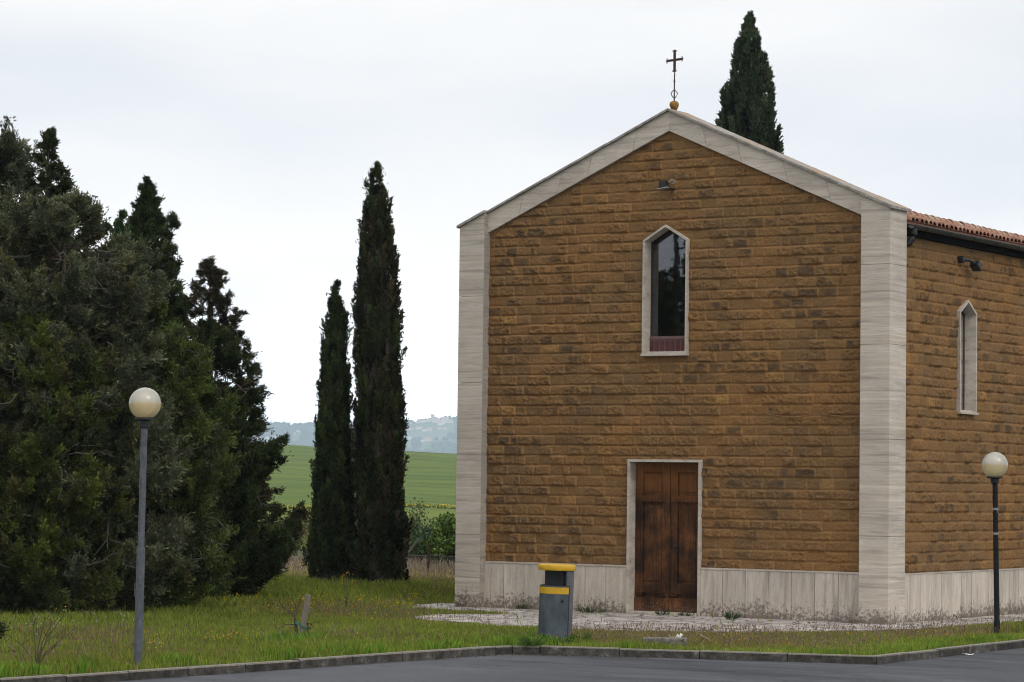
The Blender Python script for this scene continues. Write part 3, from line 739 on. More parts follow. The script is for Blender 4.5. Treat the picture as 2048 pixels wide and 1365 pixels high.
DX0, DX1, DZ = -24.515, -23.06, 2.69                   # door surround, outside
WX0, WX1, WZ0, WZS, WZA = -24.25, -23.36, 4.50, 6.515, 6.775   # window surround, outside
def wz_top(u): return WZS + (WZA - WZS) * (1 - np.abs(u - (WX0 + WX1) / 2) / ((WX1 - WX0) / 2))
SY0, SY1, SZ0, SZS, SZA = 45.06, 45.80, 3.56, 5.345, 5.565     # side window, outside
def sz_top(v): return SZS + (SZA - SZS) * (1 - np.abs(v - (SY0 + SY1) / 2) / ((SY1 - SY0) / 2))
ashlar('front_wall', XL1 - 0.03, XR0 + 0.01, 0.83, 8.45, 0.0135, 11, lambda u, z, h: np.stack([u, 42.195 - h, z], -1),
       [lambda u, z: (u > DX0 + 0.02) & (u < DX1 - 0.02) & (z < DZ - 0.02),
        lambda u, z: (u > WX0 + 0.02) & (u < WX1 - 0.02) & (z > WZ0 + 0.02) & (z < wz_top(u) - 0.02)],
       lambda u, z: z < 8.43 - SL * np.abs(u - XC) + 0.10, church)
YE = 62.0
ashlar('side_wall', 42.55, 52.5, 0.82, 6.72, 0.0165, 29, lambda v, z, h: np.stack([-19.635 + h, v, z], -1),
       [lambda v, z: (v > SY0 + 0.02) & (v < SY1 - 0.02) & (z > SZ0 + 0.02) & (z < sz_top(v) - 0.02)], lambda v, z: v < 60, church)

# walls behind the facing, closing the building
mb = MB()
mb.box(-27.9, DX0 + 0.02, 42.24, 42.6, 0, DZ + 0.019); mb.box(DX1 - 0.02, -19.75, 42.24, 42.6, 0, DZ + 0.019)
mb.box(-27.9, WX0 + 0.03, 42.24, 42.6, DZ + 0.02, 6.6); mb.box(WX1 - 0.03, -19.75, 42.24, 42.6, DZ + 0.02, 6.6)
mb.box(WX0 + 0.031, WX1 - 0.031, 42.24, 42.6, DZ + 0.02, WZ0 + 0.02)
mb.prism([(-27.9, 6.601), (WX0, 6.601), (WX0, 8.3), (-27.9, 6.75)], 42.24, 42.6); mb.prism([(WX1, 6.601), (-19.75, 6.601), (-19.75, 6.8), (WX1, 8.3)], 42.24, 42.6)
mb.prism([(WX0, 6.80), (WX1, 6.80), (WX1, 8.3), (XC, 8.6), (WX0, 8.3)], 42.24, 42.6)
mb.box(-20.0, -19.68, 42.601, SY0 + 0.03, 0, 6.7); mb.box(-20.0, -19.68, SY1 - 0.03, YE, 0, 6.7)
mb.box(-20.0, -19.68, SY0 + 0.031, SY1 - 0.031, 0, SZ0 + 0.02); mb.box(-20.0, -19.68, SY0 + 0.031, SY1 - 0.031, SZA + 0.03, 6.7)
mb.box(-28.0, -27.6, 42.66, YE, 0, 6.7); mb.box(-27.6, -19.68, YE, YE + 0.35, 0, 6.7)
mb.prism([(-27.6, 6.7), (-19.7, 6.7), (XC, 7.8)], YE, YE + 0.35)
mb.build('inner_wall', M_CORE, church)
# side wall beyond the modelled facing
mb = MB(); mb.box(-19.66, -19.61, 52.49, YE, 0.82, 6.72); mb.build('rear_wall', M_CORE, church)
mb = MB(); mb.box(-28.05, -27.99, 42.66, YE, 0, 6.7); mb.build('rear_wall', M_CORE, church)

# pilasters: stacked slabs with hairline joints, the top cut to the pitch
random.seed(21)
def pilaster(x0, x1, joints):
    mb = MB(); zs = [0.0] + joints + [None]
    for k in range(len(zs) - 1):
        a, b = zs[k] + (0.0035 if k else -0.2), zs[k + 1]
        if b is None:
            mb.prism([(x0, a), (x1, a), (x1, top_z(x1) - 0.035), (x0, top_z(x0) - 0.035)], YF, YB)
        else:
            mb.box(x0, x1, YF, YB, a, b - 0.0035)
    return mb.build('pilaster', M_TRAV, church)
pilaster(XL0, XL1, [1.32, 2.66, 4.05, 5.62])
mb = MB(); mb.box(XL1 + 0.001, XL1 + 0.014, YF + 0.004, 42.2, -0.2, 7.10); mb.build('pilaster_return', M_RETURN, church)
pilaster(XR0, XR1, [1.45, 3.05, 4.62, 5.95])

# sloping band of the gable, slabs with slightly skewed joints
def band(x0, x1, n, jit):
    mb = MB(); sgn = 1 if x1 > x0 else -1
    xs = [x0 + (x1 - x0) * (k / n) + (random.uniform(-jit, jit) if 0 < k < n else 0) for k in range(n + 1)]
    for k in range(n):
        a, b = xs[k], xs[k + 1]
        ga = 0.0035 * sgn if k else 0.0; gb = 0.0035 * sgn if k < n - 1 else 0.0
        ska = 0.055 * sgn if k else 0.0; skb = 0.055 * sgn if k < n - 1 else 0.0   # joints square to the slope
        a0, a1, b0, b1 = a + ga - ska, a + ga + ska, b - gb - skb, b - gb + skb
        mb.prism([(a0, top_z(a0) - 0.385), (b0, top_z(b0) - 0.385), (b1, top_z(b1) - 0.035), (a1, top_z(a1) - 0.035)], 42.105, 42.64)
    return mb.build('gable_band', M_RAKE, church)
band(XL1 + 0.002, XC - 0.001, 5, 0.12)
band(XR0 - 0.002, XC + 0.001, 5, 0.12)

def coping_mat():
    m, t, b = material('coping_stone', 0.9, 0.1)
    v = mapped(t, (1, 1, 1)); n1 = noise(t, v, 9, 6, 0.75); n2 = noise(t, v, 2.3, 5, 0.65)
    r = ramp(t, [(0.3, (0.13, 0.12, 0.10)), (0.55, (0.30, 0.28, 0.25)), (0.75, (0.46, 0.43, 0.38))]); lk(t, n1.outputs['Fac'], r.inputs['Fac'])
    geo = _node(t, 'ShaderNodeNewGeometry'); sp = _node(t, 'ShaderNodeSeparateXYZ'); lk(t, geo.outputs['Normal'], sp.inputs[0])
    up = maprange(t, sp.outputs['Z'], 0.5, 0.9)
    rl = ramp(t, [(0.50, (0, 0, 0)), (0.62, (1, 1, 1))])
    lk(t, math_(t, 'ADD', n2.outputs['Fac'], math_(t, 'MULTIPLY', math_(t, 'SUBTRACT', n1.outputs['Fac'], 0.5), 0.7)), rl.inputs['Fac'])
    col = mix(t, math_(t, 'MULTIPLY', math_(t, 'MULTIPLY', rl.outputs['Color'], up), 0.7), r.outputs['Color'], (0.36, 0.17, 0.05))   # orange lichen
    lk(t, col, b.inputs['Base Color']); return m
M_COPE = coping_mat()
def coping(x0, x1):
    mb = MB(); n = 6
    for k in range(n):
        a = x0 + (x1 - x0) * k / n; b = x0 + (x1 - x0) * (k + 1) / n; g = 0.003 if x1 > x0 else -0.003
        dz = random.uniform(-0.004, 0.004)
        mb.prism([(a + g, top_z(a) - 0.034 + dz), (b - g, top_z(b) - 0.034 + dz), (b - g, top_z(b) + 0.006 + dz), (a + g, top_z(a) + 0.006 + dz)], 42.055, 42.74)
    return mb.build('coping', M_COPE, church)
coping(XL1 + 0.02, XC - 0.002); coping(XR0 - 0.02, XC + 0.002)
for a, b in ((XL0 - 0.045, XL1 + 0.015), (XR1 + 0.045, XR0 - 0.015)):
    mb = MB(); mb.prism([(a, top_z(a) - 0.034), (b, top_z(b) - 0.034), (b, top_z(b) + 0.012), (a, top_z(a) + 0.012)], YF - 0.045, 42.74); mb.build('pilaster_cap', M_COPE, church)

# plinth of upright slabs with a ledge
def plinth_front(x0, x1, n):
    mb = MB()
    for k in range(n):
        a = x0 + (x1 - x0) * k / n; b = x0 + (x1 - x0) * (k + 1) / n
        mb.box(a + 0.0045, b - 0.0045, 42.125 + random.uniform(-0.003, 0.003), 42.23, -0.2, 0.815)
    mb.build('plinth', M_PLINTH, church)
    mb = MB(); mb.box(x0, x1, 42.15, 42.235, -0.2, 0.80, 0.0); mb.build('joint', M_DARK, church)
    mb = MB(); mb.box(x0 + 0.002, x1 - 0.002, 42.115, 42.235, 0.816, 0.845); mb.build('plinth_ledge', M_FRAME, church)
plinth_front(XL1 + 0.016, DX0 - 0.001, 7); plinth_front(DX1 + 0.001, XR0 - 0.001, 7)
mb = MB(); y = YB + 0.001
while y < YE - 0.3:
    mb.box(-19.66, -19.585 + random.uniform(-0.003, 0.003), y + 0.0045, y + 0.4255, -0.2, 0.80); y += 0.43
mb.build('plinth', M_PLINTH, church)
mb = MB(); mb.box(-19.67, -19.605, YB, YE, -0.2, 0.785, 0.0); mb.build('joint', M_DARK, church)
mb = MB(); mb.box(-19.68, -19.575, YB + 0.002, YE, 0.801, 0.825); mb.build('plinth_ledge', M_FRAME, church)

# ---- door
M_DOOR = None
def door_mat():
    m, t, b = material('weathered_brown_wood', 0.6, 0.2)
    v = mapped(t, (26, 26, 1.6)); v2 = mapped(t, (1, 1, 1)); at = attr(t, 'tint')
    n1 = noise(t, v, 1.0, 6, 0.7, 0.6); n2 = noise(t, v2, 2.4, 5, 0.65); n3 = noise(t, v2, 26, 4, 0.8)
    r = ramp(t, [(0.36, (0.010, 0.005, 0.003)), (0.46, (0.034, 0.014, 0.005)), (0.54, (0.075, 0.029, 0.009)), (0.66, (0.165, 0.066, 0.019))])
    lk(t, math_(t, 'ADD', math_(t, 'MULTIPLY', n1.outputs['Fac'], 0.36), math_(t, 'MULTIPLY', n2.outputs['Fac'], 0.66)), r.inputs['Fac'])
    col = r.outputs['Color']
    sp = _node(t, 'ShaderNodeSeparateXYZ'); lk(t, v2, sp.inputs[0])
    fresh = maprange(t, sp.outputs['Z'], 1.9, 2.25, 0.0, 0.55)          # upper part less bleached out: more orange
    col = mix(t, fresh, col, mix(t, n1.outputs['Fac'], (0.050, 0.020, 0.006), (0.36, 0.140, 0.030)))
    low = maprange(t, sp.outputs['Z'], 0.05, 0.50, 0.16, -0.06)
    rp = ramp(t, [(0.66, (0, 0, 0)), (0.71, (1, 1, 1))]); lk(t, math_(t, 'ADD', n3.outputs['Fac'], low), rp.inputs['Fac'])
    col = mix(t, math_(t, 'MULTIPLY', rp.outputs['Color'], 0.6), col, (0.17, 0.145, 0.125))   # flaked paint at the foot
    lk(t, col, b.inputs['Base Color'])
    bp = _node(t, 'ShaderNodeBump'); bp.inputs['Strength'].default_value = 0.35; bp.inputs['Distance'].default_value = 0.006
    lk(t, n1.outputs['Fac'], bp.inputs['Height']); lk(t, bp.outputs['Normal'], b.inputs['Normal']); return m
M_DOOR = door_mat()
JW = 0.045
mb = MB()
mb.box(DX0, DX0 + JW, 42.10, 42.40, 0.0, DZ - JW - 0.001); mb.box(DX1 - JW, DX1, 42.10, 42.40, 0.0, DZ - JW - 0.001); mb.box(DX0, DX1, 42.10, 42.40, DZ - JW, DZ)
mb.build('door_frame', M_FRAME, church, bevel=0.004)
mb = MB(); mb.box(DX0 + JW + 0.001, DX1 - JW - 0.001, 42.06, 42.42, -0.1, 0.055); mb.build('threshold', M_FRAME, church, bevel=0.006)
ox0, ox1, oz0, oz1 = DX0 + JW + 0.004, DX1 - JW - 0.004, 0.062, DZ - JW - 0.004
xm = -23.775
M_IRON = plain('dark_iron', (0.035, 0.026, 0.024), 0.6, 0.4, metal=0.3)
for side, (a, b) in enumerate(((ox0, xm - 0.003), (xm + 0.003, ox1))):
    d = MB(); yb = 42.36
    d.box(a, b, yb, yb + 0.04, oz0, oz1)                                         # boards
    st = 0.150
    d.box(a, a + st, yb - 0.042, yb - 0.001, oz0 + 0.26, oz1 - 0.004); d.box(b - st, b, yb - 0.042, yb - 0.001, oz0 + 0.26, oz1 - 0.004)   # stiles
    d.box(a + st + 0.001, b - st - 0.001, yb - 0.041, yb - 0.001, oz1 - 0.17, oz1 - 0.004)                     # top rail
    d.box(a + st + 0.001, b - st - 0.001, yb - 0.041, yb - 0.001, 0.40, 0.545)                     # lower rail
    d.box(a + 0.02, b - 0.02, yb - 0.064, yb - 0.043, 1.955, 2.065)                   # cross bar
    d.box(a + 0.0, b - 0.0, yb - 0.058, yb - 0.001, oz0, oz0 + 0.235)                # kick board
    d.box(a + 0.03, b - 0.03, yb - 0.062, yb - 0.0425, 0.375, 0.395)                    # drip mould
    for z0_, z1_ in ((0.56, 1.93), (2.10, oz1 - 0.185)):                       # raised panels
        d.box(a + st + 0.018, b - st - 0.018, yb - 0.016, yb - 0.0005, z0_ + 0.03, z1_ - 0.03)
    if side == 0: d.box(b - 0.055, b + 0.014, yb - 0.066, yb - 0.043, oz0 + 0.236, oz1 - 0.03)   # cover strip
    leaf = d.build('door', M_DOOR, church, bevel=0.004)
    if side:
        h = MB(); h.box(a + 0.075, a + 0.105, yb - 0.050, yb - 0.0425, 1.10, 1.27); h.tube([(a + 0.09, yb - 0.04, 1.20), (a + 0.09, yb - 0.085, 1.20), (a + 0.20, yb - 0.09, 1.195)], 0.010, 8)
        h.build('handle', M_IRON, leaf)

# ---- windows
def frame_ring(P_out, inset, place0, place1):
    """outer polygon -> ring of slabs between two depths"""
    n = len(P_out); c = np.mean(P_out, 0); Pin = []
    for i in range(n):
        p0, p1, p2 = (np.array(P_out[(i - 1) % n]), np.array(P_out[i]), np.array(P_out[(i + 1) % n]))
        d1, d2 = (p1 - p0) / np.linalg.norm(p1 - p0), (p2 - p1) / np.linalg.norm(p2 - p1)
        n1, n2 = np.array([-d1[1], d1[0]]), np.array([-d2[1], d2[0]])
        if n1 @ (c - p1) < 0: n1, n2 = -n1, -n2
        m_ = n1 + n2; Pin.append(p1 + m_ * inset / (m_ @ n1))
    V = []
    for pl in (place0, place1):
        V += [pl(*p) for p in P_out] + [pl(*p) for p in Pin]
    F = []
    for i in range(n):
        j = (i + 1) % n
        F += [(i, j, n + j, n + i), (2 * n + i, 3 * n + i, 3 * n + j, 2 * n + j), (i, 2 * n + i, 2 * n + j, j), (n + i, n + j, 3 * n + j, 3 * n + i)]
    return V, F, Pin
def glass_mat():
    m = bpy.data.materials.new('window_glass'); m.use_nodes = True; t = m.node_tree; t.nodes.clear()
    g = _node(t, 'ShaderNodeBsdfGlossy'); g.inputs['Roughness'].default_value = 0.015; g.inputs['Color'].default_value = (0.95, 0.97, 1, 1)
    tr = _node(t, 'ShaderNodeBsdfTransparent'); tr.inputs['Color'].default_value = (0.62, 0.66, 0.64, 1)
    fr = _node(t, 'ShaderNodeFresnel'); fr.inputs['IOR'].default_value = 2.1
    n = noise(t, mapped(t, (1, 1, 1)), 2.2, 2); bp = _node(t, 'ShaderNodeBump'); bp.inputs['Strength'].default_value = 0.03; bp.inputs['Distance'].default_value = 0.02
    lk(t, n.outputs['Fac'], bp.inputs['Height']); lk(t, bp.outputs['Normal'], g.inputs['Normal'])
    mx = _node(t, 'ShaderNodeMixShader'); lk(t, fr.outputs[0], mx.inputs[0]); lk(t, tr.outputs[0], mx.inputs[1]); lk(t, g.outputs[0], mx.inputs[2])
    o = _node(t, 'ShaderNodeOutputMaterial'); lk(t, mx.outputs[0], o.inputs['Surface']); return m
M_GLASS = glass_mat()
M_BRONZE = plain('bronze_frame', (0.05, 0.035, 0.03), 0.5, 0.4, metal=0.4)
wm = (WX0 + WX1) / 2
P = [(WX0, WZ0 + 0.03), (WX1, WZ0 + 0.03), (WX1, WZS), (wm, WZA), (WX0, WZS)]
V, F, Pin = frame_ring(P, 0.036, lambda a, b: (a, 42.10, b), lambda a, b: (a, 42.40, b))
win = thing_w = MB().add(V, F).build('window', M_FRAME, church)
mb = MB(); mb.box(WX0 - 0.012, WX1 + 0.012, 42.075, 42.40, WZ0 - 0.012, WZ0 + 0.028); mb.build('sill', M_FRAME, win, bevel=0.004)
V2, F2, Pin2 = frame_ring([tuple(p) for p in Pin], 0.022, lambda a, b: (a, 42.335, b), lambda a, b: (a, 42.375, b))
MB().add(V2, F2).build('frame', M_BRONZE, win)
mb = MB(); mb.prism([tuple(p) for p in Pin2], 42.350, 42.356, 'y'); mb.build('pane', M_GLASS, win)
# painted parapet seen through the foot of the pane, and a pale column inside
M_RED = plain('painted_panel', (0.085, 0.028, 0.026), 0.6, var=0.08); M_PINK = plain('painted_border', (0.160, 0.092, 0.086), 0.6, var=0.1)
mb = MB(); z0_, z1_ = 4.575, 4.765; mb.box(WX0 + 0.037, WX1 - 0.037, 42.322, 42.340, 4.529, 4.845); mb.box(WX0 + 0.037, WX1 - 0.037, 42.305, 42.3215, 4.79, 4.83)
pan = mb.build('lower_panel', M_PINK, win)
mb = MB()
for k in range(8):
    cx_ = WX0 + 0.075 + k * 0.1055; hw, r_ = 0.042, 0.022; pts = []
    for qx, qz, a0 in ((1, 1, 0), (-1, 1, 90), (-1, -1, 180), (1, -1, 270)):
        for s in (0, 45, 90): pts.append((cx_ + qx * (hw - r_) + r_ * math.cos(rad(a0 + s)), (z0_ + z1_) / 2 + qz * ((z1_ - z0_) / 2 - r_) + r_ * math.sin(rad(a0 + s))))
    mb.prism(pts, 42.314, 42.3215)
mb.build('rounded_panel', M_RED, church)
M_PALE = plain('pale_plaster', (0.55, 0.57, 0.50), 0.8)
mb = MB(); cx_ = -24.045; mb.lathe([(0.075, 0), (0.075, 0.035), (0.054, 0.05), (0.052, 1.46), (0.054, 1.50)], (cx_, 42.75, 4.87), 16); mb.box(cx_ - 0.06, cx_ + 0.06, 42.69, 42.81, 0.0, 4.869); mb.build('inner_column', M_PALE, church, smooth=True)
mb = MB(); mb.box(-27.59, -20.01, 46.5, 46.55, 0, 6.69); mb.build('inner_partition', M_DARK, church)
# side window
sm_ = (SY0 + SY1) / 2
P = [(SY0, SZ0 + 0.03), (SY1, SZ0 + 0.03), (SY1, SZS), (sm_, SZA), (SY0, SZS)]
V, F, Pin = frame_ring(P, 0.036, lambda a, b: (-19.555, a, b), lambda a, b: (-19.85, a, b))
sw = MB().add(V, F).build('window', M_FRAME, church)
mb = MB(); mb.box(-19.85, -19.525, SY0 - 0.015, SY1 + 0.015, SZ0 - 0.005, SZ0 + 0.028); mb.build('sill', M_FRAME, sw, bevel=0.004)
V2, F2, Pin2 = frame_ring([tuple(p) for p in Pin], 0.022, lambda a, b: (-19.775, a, b), lambda a, b: (-19.815, a, b))
MB().add(V2, F2).build('frame', M_BRONZE, sw)
mb = MB(); mb.prism([tuple(p) for p in Pin2], -19.796, -19.790, 'x'); mb.build('pane', M_GLASS, sw)

# ---- roof: barrel tiles on both slopes, ridge tiles, gutter
def tile_mat():
    m, t, b = material('clay_tiles', 0.85, 0.15)
    at = attr(t, 'tint'); v = mapped(t, (1, 1, 1)); n = noise(t, v, 11, 6, 0.7)
    r = ramp(t, [(0.0, (0.17, 0.082, 0.055)), (0.35, (0.25, 0.120, 0.080)), (0.7, (0.31, 0.160, 0.110)), (0.9, (0.36, 0.23, 0.165)), (1.0, (0.34, 0.29, 0.23))])
    lk(t, math_(t, 'ADD', at.outputs['Fac'], math_(t, 'MULTIPLY', math_(t, 'SUBTRACT', n.outputs['Fac'], 0.5), 0.5)), r.inputs['Fac'])
    n2 = noise(t, v, 3.0, 5, 0.7); rl = ramp(t, [(0.56, (0, 0, 0)), (0.68, (1, 1, 1))]); lk(t, n2.outputs['Fac'], rl.inputs['Fac'])
    col = mix(t, math_(t, 'MULTIPLY', rl.outputs['Color'], 0.6), r.outputs['Color'], (0.20, 0.17, 0.13))
    lk(t, col, b.inputs['Base Color']); return m
M_TILE = tile_mat()
EX, EZ, RZ = -19.43, 6.70, 7.75
rs = (RZ - EZ) / (EX - XC)
def tile_slope(sgn):
    rng = np.random.default_rng(5 if sgn > 0 else 6)
    x_e = XC + sgn * (EX - XC); Ltot = abs(EX - XC); rows = int(Ltot / 0.34); ks = 7
    Vs, Fs, Ts = [], [], []; n0 = 0
    ca = math.atan(rs)
    for y in np.arange(YB + 0.10, YE + 0.3, 0.178):
        for r in range(rows + 1):
            d0 = r * 0.34 + rng.normal() * 0.008 - (0.02 if r == 0 else 0); d1 = min(d0 + 0.43, Ltot)
            yy = y + rng.normal() * 0.006; rise = rng.normal() * 0.004
            V = []
            for q, d in enumerate((d0, d1)):
                rr = 0.082 - 0.014 * q; zc = EZ + rs * d + (0.030 if q == 0 else 0.010) + rise
                for k in range(ks):
                    a = math.pi * k / (ks - 1)
                    V.append((x_e - sgn * d, yy + rr * math.cos(a), zc + rr * math.sin(a) * 0.85))
            V += [(x, yy_ * 0.86 + yy * 0.14, z - 0.016) for x, yy_, z in V[:ks]]        # thickness seen at the lower end
            F = [(k, k + 1, ks + k + 1, ks + k) for k in range(ks - 1)] + [(k + 1, k, 2 * ks + k, 2 * ks + k + 1) for k in range(ks - 1)]
            Vs += V; Fs += [tuple(i + n0 for i in f) for f in F]; Ts += [min(1, max(0, rng.normal(0.45, 0.22)))] * len(V); n0 += len(V)
    o = npmesh('roof', np.array(Vs), np.array(Fs), M_TILE, church, attrs={'tint': Ts}, smooth=True)
    mb = MB()                                          # channel tiles and boarding below
    x1 = x_e; x2 = XC
    mb.prism([(x1 - sgn * 0.04, EZ - 0.035), (x2, RZ - 0.045), (x2, RZ - 0.005), (x1 - sgn * 0.04, EZ + 0.005)], YB + 0.01, YE + 0.4, 'y', 0.15)
    mb.build('channel_tiles', M_TILE, o)
    return o
tile_slope(1); tile_slope(-1)
rng = np.random.default_rng(8); mb = MB()
for y in np.arange(YB + 0.05, YE + 0.3, 0.30):
    z = RZ + 0.045 + rng.normal() * 0.006
    V = []
    for q, yy in enumerate((y, y + 0.38)):
        rr = 0.115 - 0.02 * q
        for k in range(9):
            a = math.pi * k / 8; V.append((XC + rr * math.cos(a), yy, z + rr * math.sin(a) + (0.012 if q == 0 else -0.004)))
    V += [(x * 0.87 + XC * 0.13, yy, zz - 0.02) for x, yy, zz in V[:9]]
    mb.add(V, [(k, k + 1, 10 + k, 9 + k) for k in range(8)] + [(k, 18 + k, 19 + k, k + 1) for k in range(8)], rng.uniform(0.7, 1.0))
mb.build('ridge_tiles', M_TILE, church)
# soffit and fascia, gutter with elbow
mb = MB(); mb.box(-19.68, -19.47, YB + 0.01, YE, 6.60, 6.66); mb.box(-19.66, -19.555, YB + 0.01, YE, 6.49, 6.599)
mb.build('eaves', M_WOODSHADE, church)
M_GUT = plain('dark_metal_gutter', (0.014, 0.015, 0.015), 0.45, 0.35, metal=0.0, var=0.2, scale=6)
mb = MB(); gx, gz, gr_ = -19.405, 6.645, 0.064; V = []; ys = [YB + 0.03, YE + 0.3]
for yy in ys:
    for rr in (gr_, gr_ - 0.006):
        for k in range(13):
            a = math.pi + math.pi * k / 12; V.append((gx + rr * math.cos(a), yy, gz + rr * math.sin(a)))
F = [(k, k + 1, 27 + k, 26 + k) for k in range(12)] + [(13 + k + 1, 13 + k, 39 + k, 40 + k) for k in range(12)] + [(0, 13, 39, 26), (12, 38, 51, 25)] + [(k, 13 + k, 14 + k, k + 1) for k in range(12)] + [(26 + k, 27 + k, 40 + k, 39 + k) for k in range(12)]
mb.add(V, F, 0.4)
mb.tube([(gx + gr_, ys[0], gz), (gx + gr_, ys[1], gz)], 0.009, 6)
gut = mb.build('gutter', M_GUT, church, smooth=True)
for y in np.arange(YB + 0.55, YE, 1.0):
    mb = MB(); mb.tube([(gx + 1.06 * gr_ * math.cos(a), y, gz + 1.06 * gr_ * math.sin(a)) for a in np.linspace(math.pi, 2 * math.pi, 10)], 0.008, 5); mb.build('gutter_bracket', M_GUT, gut)
mb = MB(); mb.tube([(gx, YB + 0.12, gz - 0.05), (gx, YB + 0.12, gz - 0.15), (gx - 0.02, YB + 0.11, gz - 0.22), (gx - 0.06, YB + 0.08, gz - 0.29), (gx - 0.14, YB + 0.06, gz - 0.34), (gx - 0.24, YB + 0.06, gz - 0.35)], 0.055, 12)
mb.build('downpipe', M_GUT, church, smooth=True)

# ---- cross on the gable
M_RUST = plain('rusty_iron', (0.060, 0.032, 0.030), 0.75, 0.3, metal=0.3, var=0.3, scale=30)
M_BALL = plain('lichened_stone', (0.22, 0.12, 0.035), 0.95, 0.1, var=0.3, scale=12, bump=0.8)
mb = MB(); mb.lathe([(0.045, 0), (0.060, 0.03), (0.080, 0.075), (0.085, 0.11), (0.070, 0.145), (0.035, 0.165)], (XC - 0.035, 42.35, 8.80), 18); finial = mb.build('finial', M_BALL, church, smooth=True)
cxx, cy_, = XC - 0.035, 42.35
mb = MB()
mb.tube([(cxx, cy_, 8.95), (cxx, cy_, 9.33), (cxx + 0.004, cy_, 9.46)], [0.013, 0.012, 0.012], 8)
for z in (9.30, 9.47): mb.lathe([(0.012, 0), (0.021, 0.01), (0.021, 0.02), (0.012, 0.03)], (cxx, cy_, z), 10)
mb.box(cxx - 0.021, cxx + 0.021, cy_ - 0.011, cy_ + 0.011, 9.49, 9.85)
mb.xform(Matrix.Identity(4))
ax = MB(); ax.box(-0.155, 0.155, -0.011, 0.011, -0.020, 0.020)
ax.xform(Matrix.Translation((cxx, cy_ - 0.001, 9.69)) @ Matrix.Rotation(rad(-3), 4, 'Y'))
mb.add(ax.v[0], [(0, 2, 3, 1), (4, 5, 7, 6), (0, 1, 5, 4), (2, 6, 7, 3), (0, 4, 6, 2), (1, 3, 7, 5)])
def curl(px, pz, dx, dz, ux, uz):
    """forked tip: two little hooks"""
    for s in (-1, 1):
        mb.tube([(px, cy_, pz), (px + dx * 0.010 + s * ux * 0.028, cy_, pz + dz * 0.010 + s * uz * 0.028), (px + dx * -0.002 + s * ux * 0.042, cy_, pz + dz * -0.002 + s * uz * 0.042), (px - dx * 0.018 + s * ux * 0.038, cy_, pz - dz * 0.018 + s * uz * 0.038)], [0.010, 0.008, 0.007, 0.004], 6)
    mb.tube([(px, cy_, pz), (px + dx * 0.03, cy_, pz + dz * 0.03)], [0.012, 0.004], 6)
curl(cxx - 0.15, 9.682, -1, 0, 0, 1); curl(cxx + 0.15, 9.698, 1, 0, 0, 1); curl(cxx, 9.85, 0, 1, 1, 0); curl(cxx, 9.495, 0, -1, 1, 0)
for k in range(4):                                      # basket of scrolls over the ball
    a = k * math.pi / 2 + 0.5; c_, s_ = math.cos(a), math.sin(a)
    mb.tube([(cxx + c_ * r, cy_ + s_ * r, z) for r, z in ((0.012, 9.02), (0.035, 9.05), (0.055, 9.09), (0.050, 9.115), (0.062, 9.10), (0.036, 9.13), (0.013, 9.16))], 0.0075, 6)
mb.build('cross', M_RUST, church)

# ------------------------------------------------------------------ trees
DARKG = [(0.018, 0.027, 0.008), (0.028, 0.040, 0.012), (0.042, 0.054, 0.017)]
BROWNG = [(0.024, 0.024, 0.010), (0.038, 0.035, 0.015), (0.052, 0.042, 0.020)]
GREYG = [(0.062, 0.070, 0.036), (0.092, 0.100, 0.055), (0.066, 0.064, 0.024)]
OLIVE = [(0.045, 0.062, 0.016), (0.066, 0.088, 0.020), (0.050, 0.060, 0.024)]
YELG = [(0.070, 0.085, 0.016), (0.050, 0.066, 0.016), (0.055, 0.055, 0.018)]
GC = 'conifers crowded on the left of the lawn'
column_cypress('shorter and slimmer of the two dark column cypresses on the lawn left of the church', (-34.79, 47.49, 0.0), 6.39,
    [(0, .50), (.06, .48), (.25, .43), (.45, .36), (.62, .29), (.78, .21), (.90, .12), (.97, .04), (1.0, .005)], DARKG, (3, 4, 2), 101, 1300, 'columnar cypresses', lean=(-0.05, 0.02), per=54)
column_cypress('taller and wider of the two dark column cypresses on the lawn left of the church', (-33.77, 47.78, 0.0), 9.0,
    [(0, .58), (.06, .55), (.25, .54), (.40, .51), (.55, .47), (.68, .43), (.78, .33), (.88, .23), (.95, .11), (.985, .03), (1.0, .005)], BROWNG + DARKG, (2, 3, 1, 2, 3, 1), 102, 2000, 'columnar cypresses', lean=(-0.20, -0.12), per=54)
column_cypress('tall pointed cypress rising behind the church roof, right of the iron cross', (-32.9, 62.4, 0.0), 14.15,
    [(0, 1.2), (.2, 1.45), (.45, 1.32), (.66, 1.0), (.76, .82), (.85, .60), (.91, .43), (.95, .28), (.98, .12), (1.0, .01)], [(0.030, 0.046, 0.024), (0.042, 0.060, 0.030), (0.052, 0.064, 0.034)], (3, 4, 2), 103, 3800, 'columnar cypresses', blade=(0.13, 0.045), per=58)

def SPC(*a, **k): return spreading_conifer(*a, group=GC, **k)
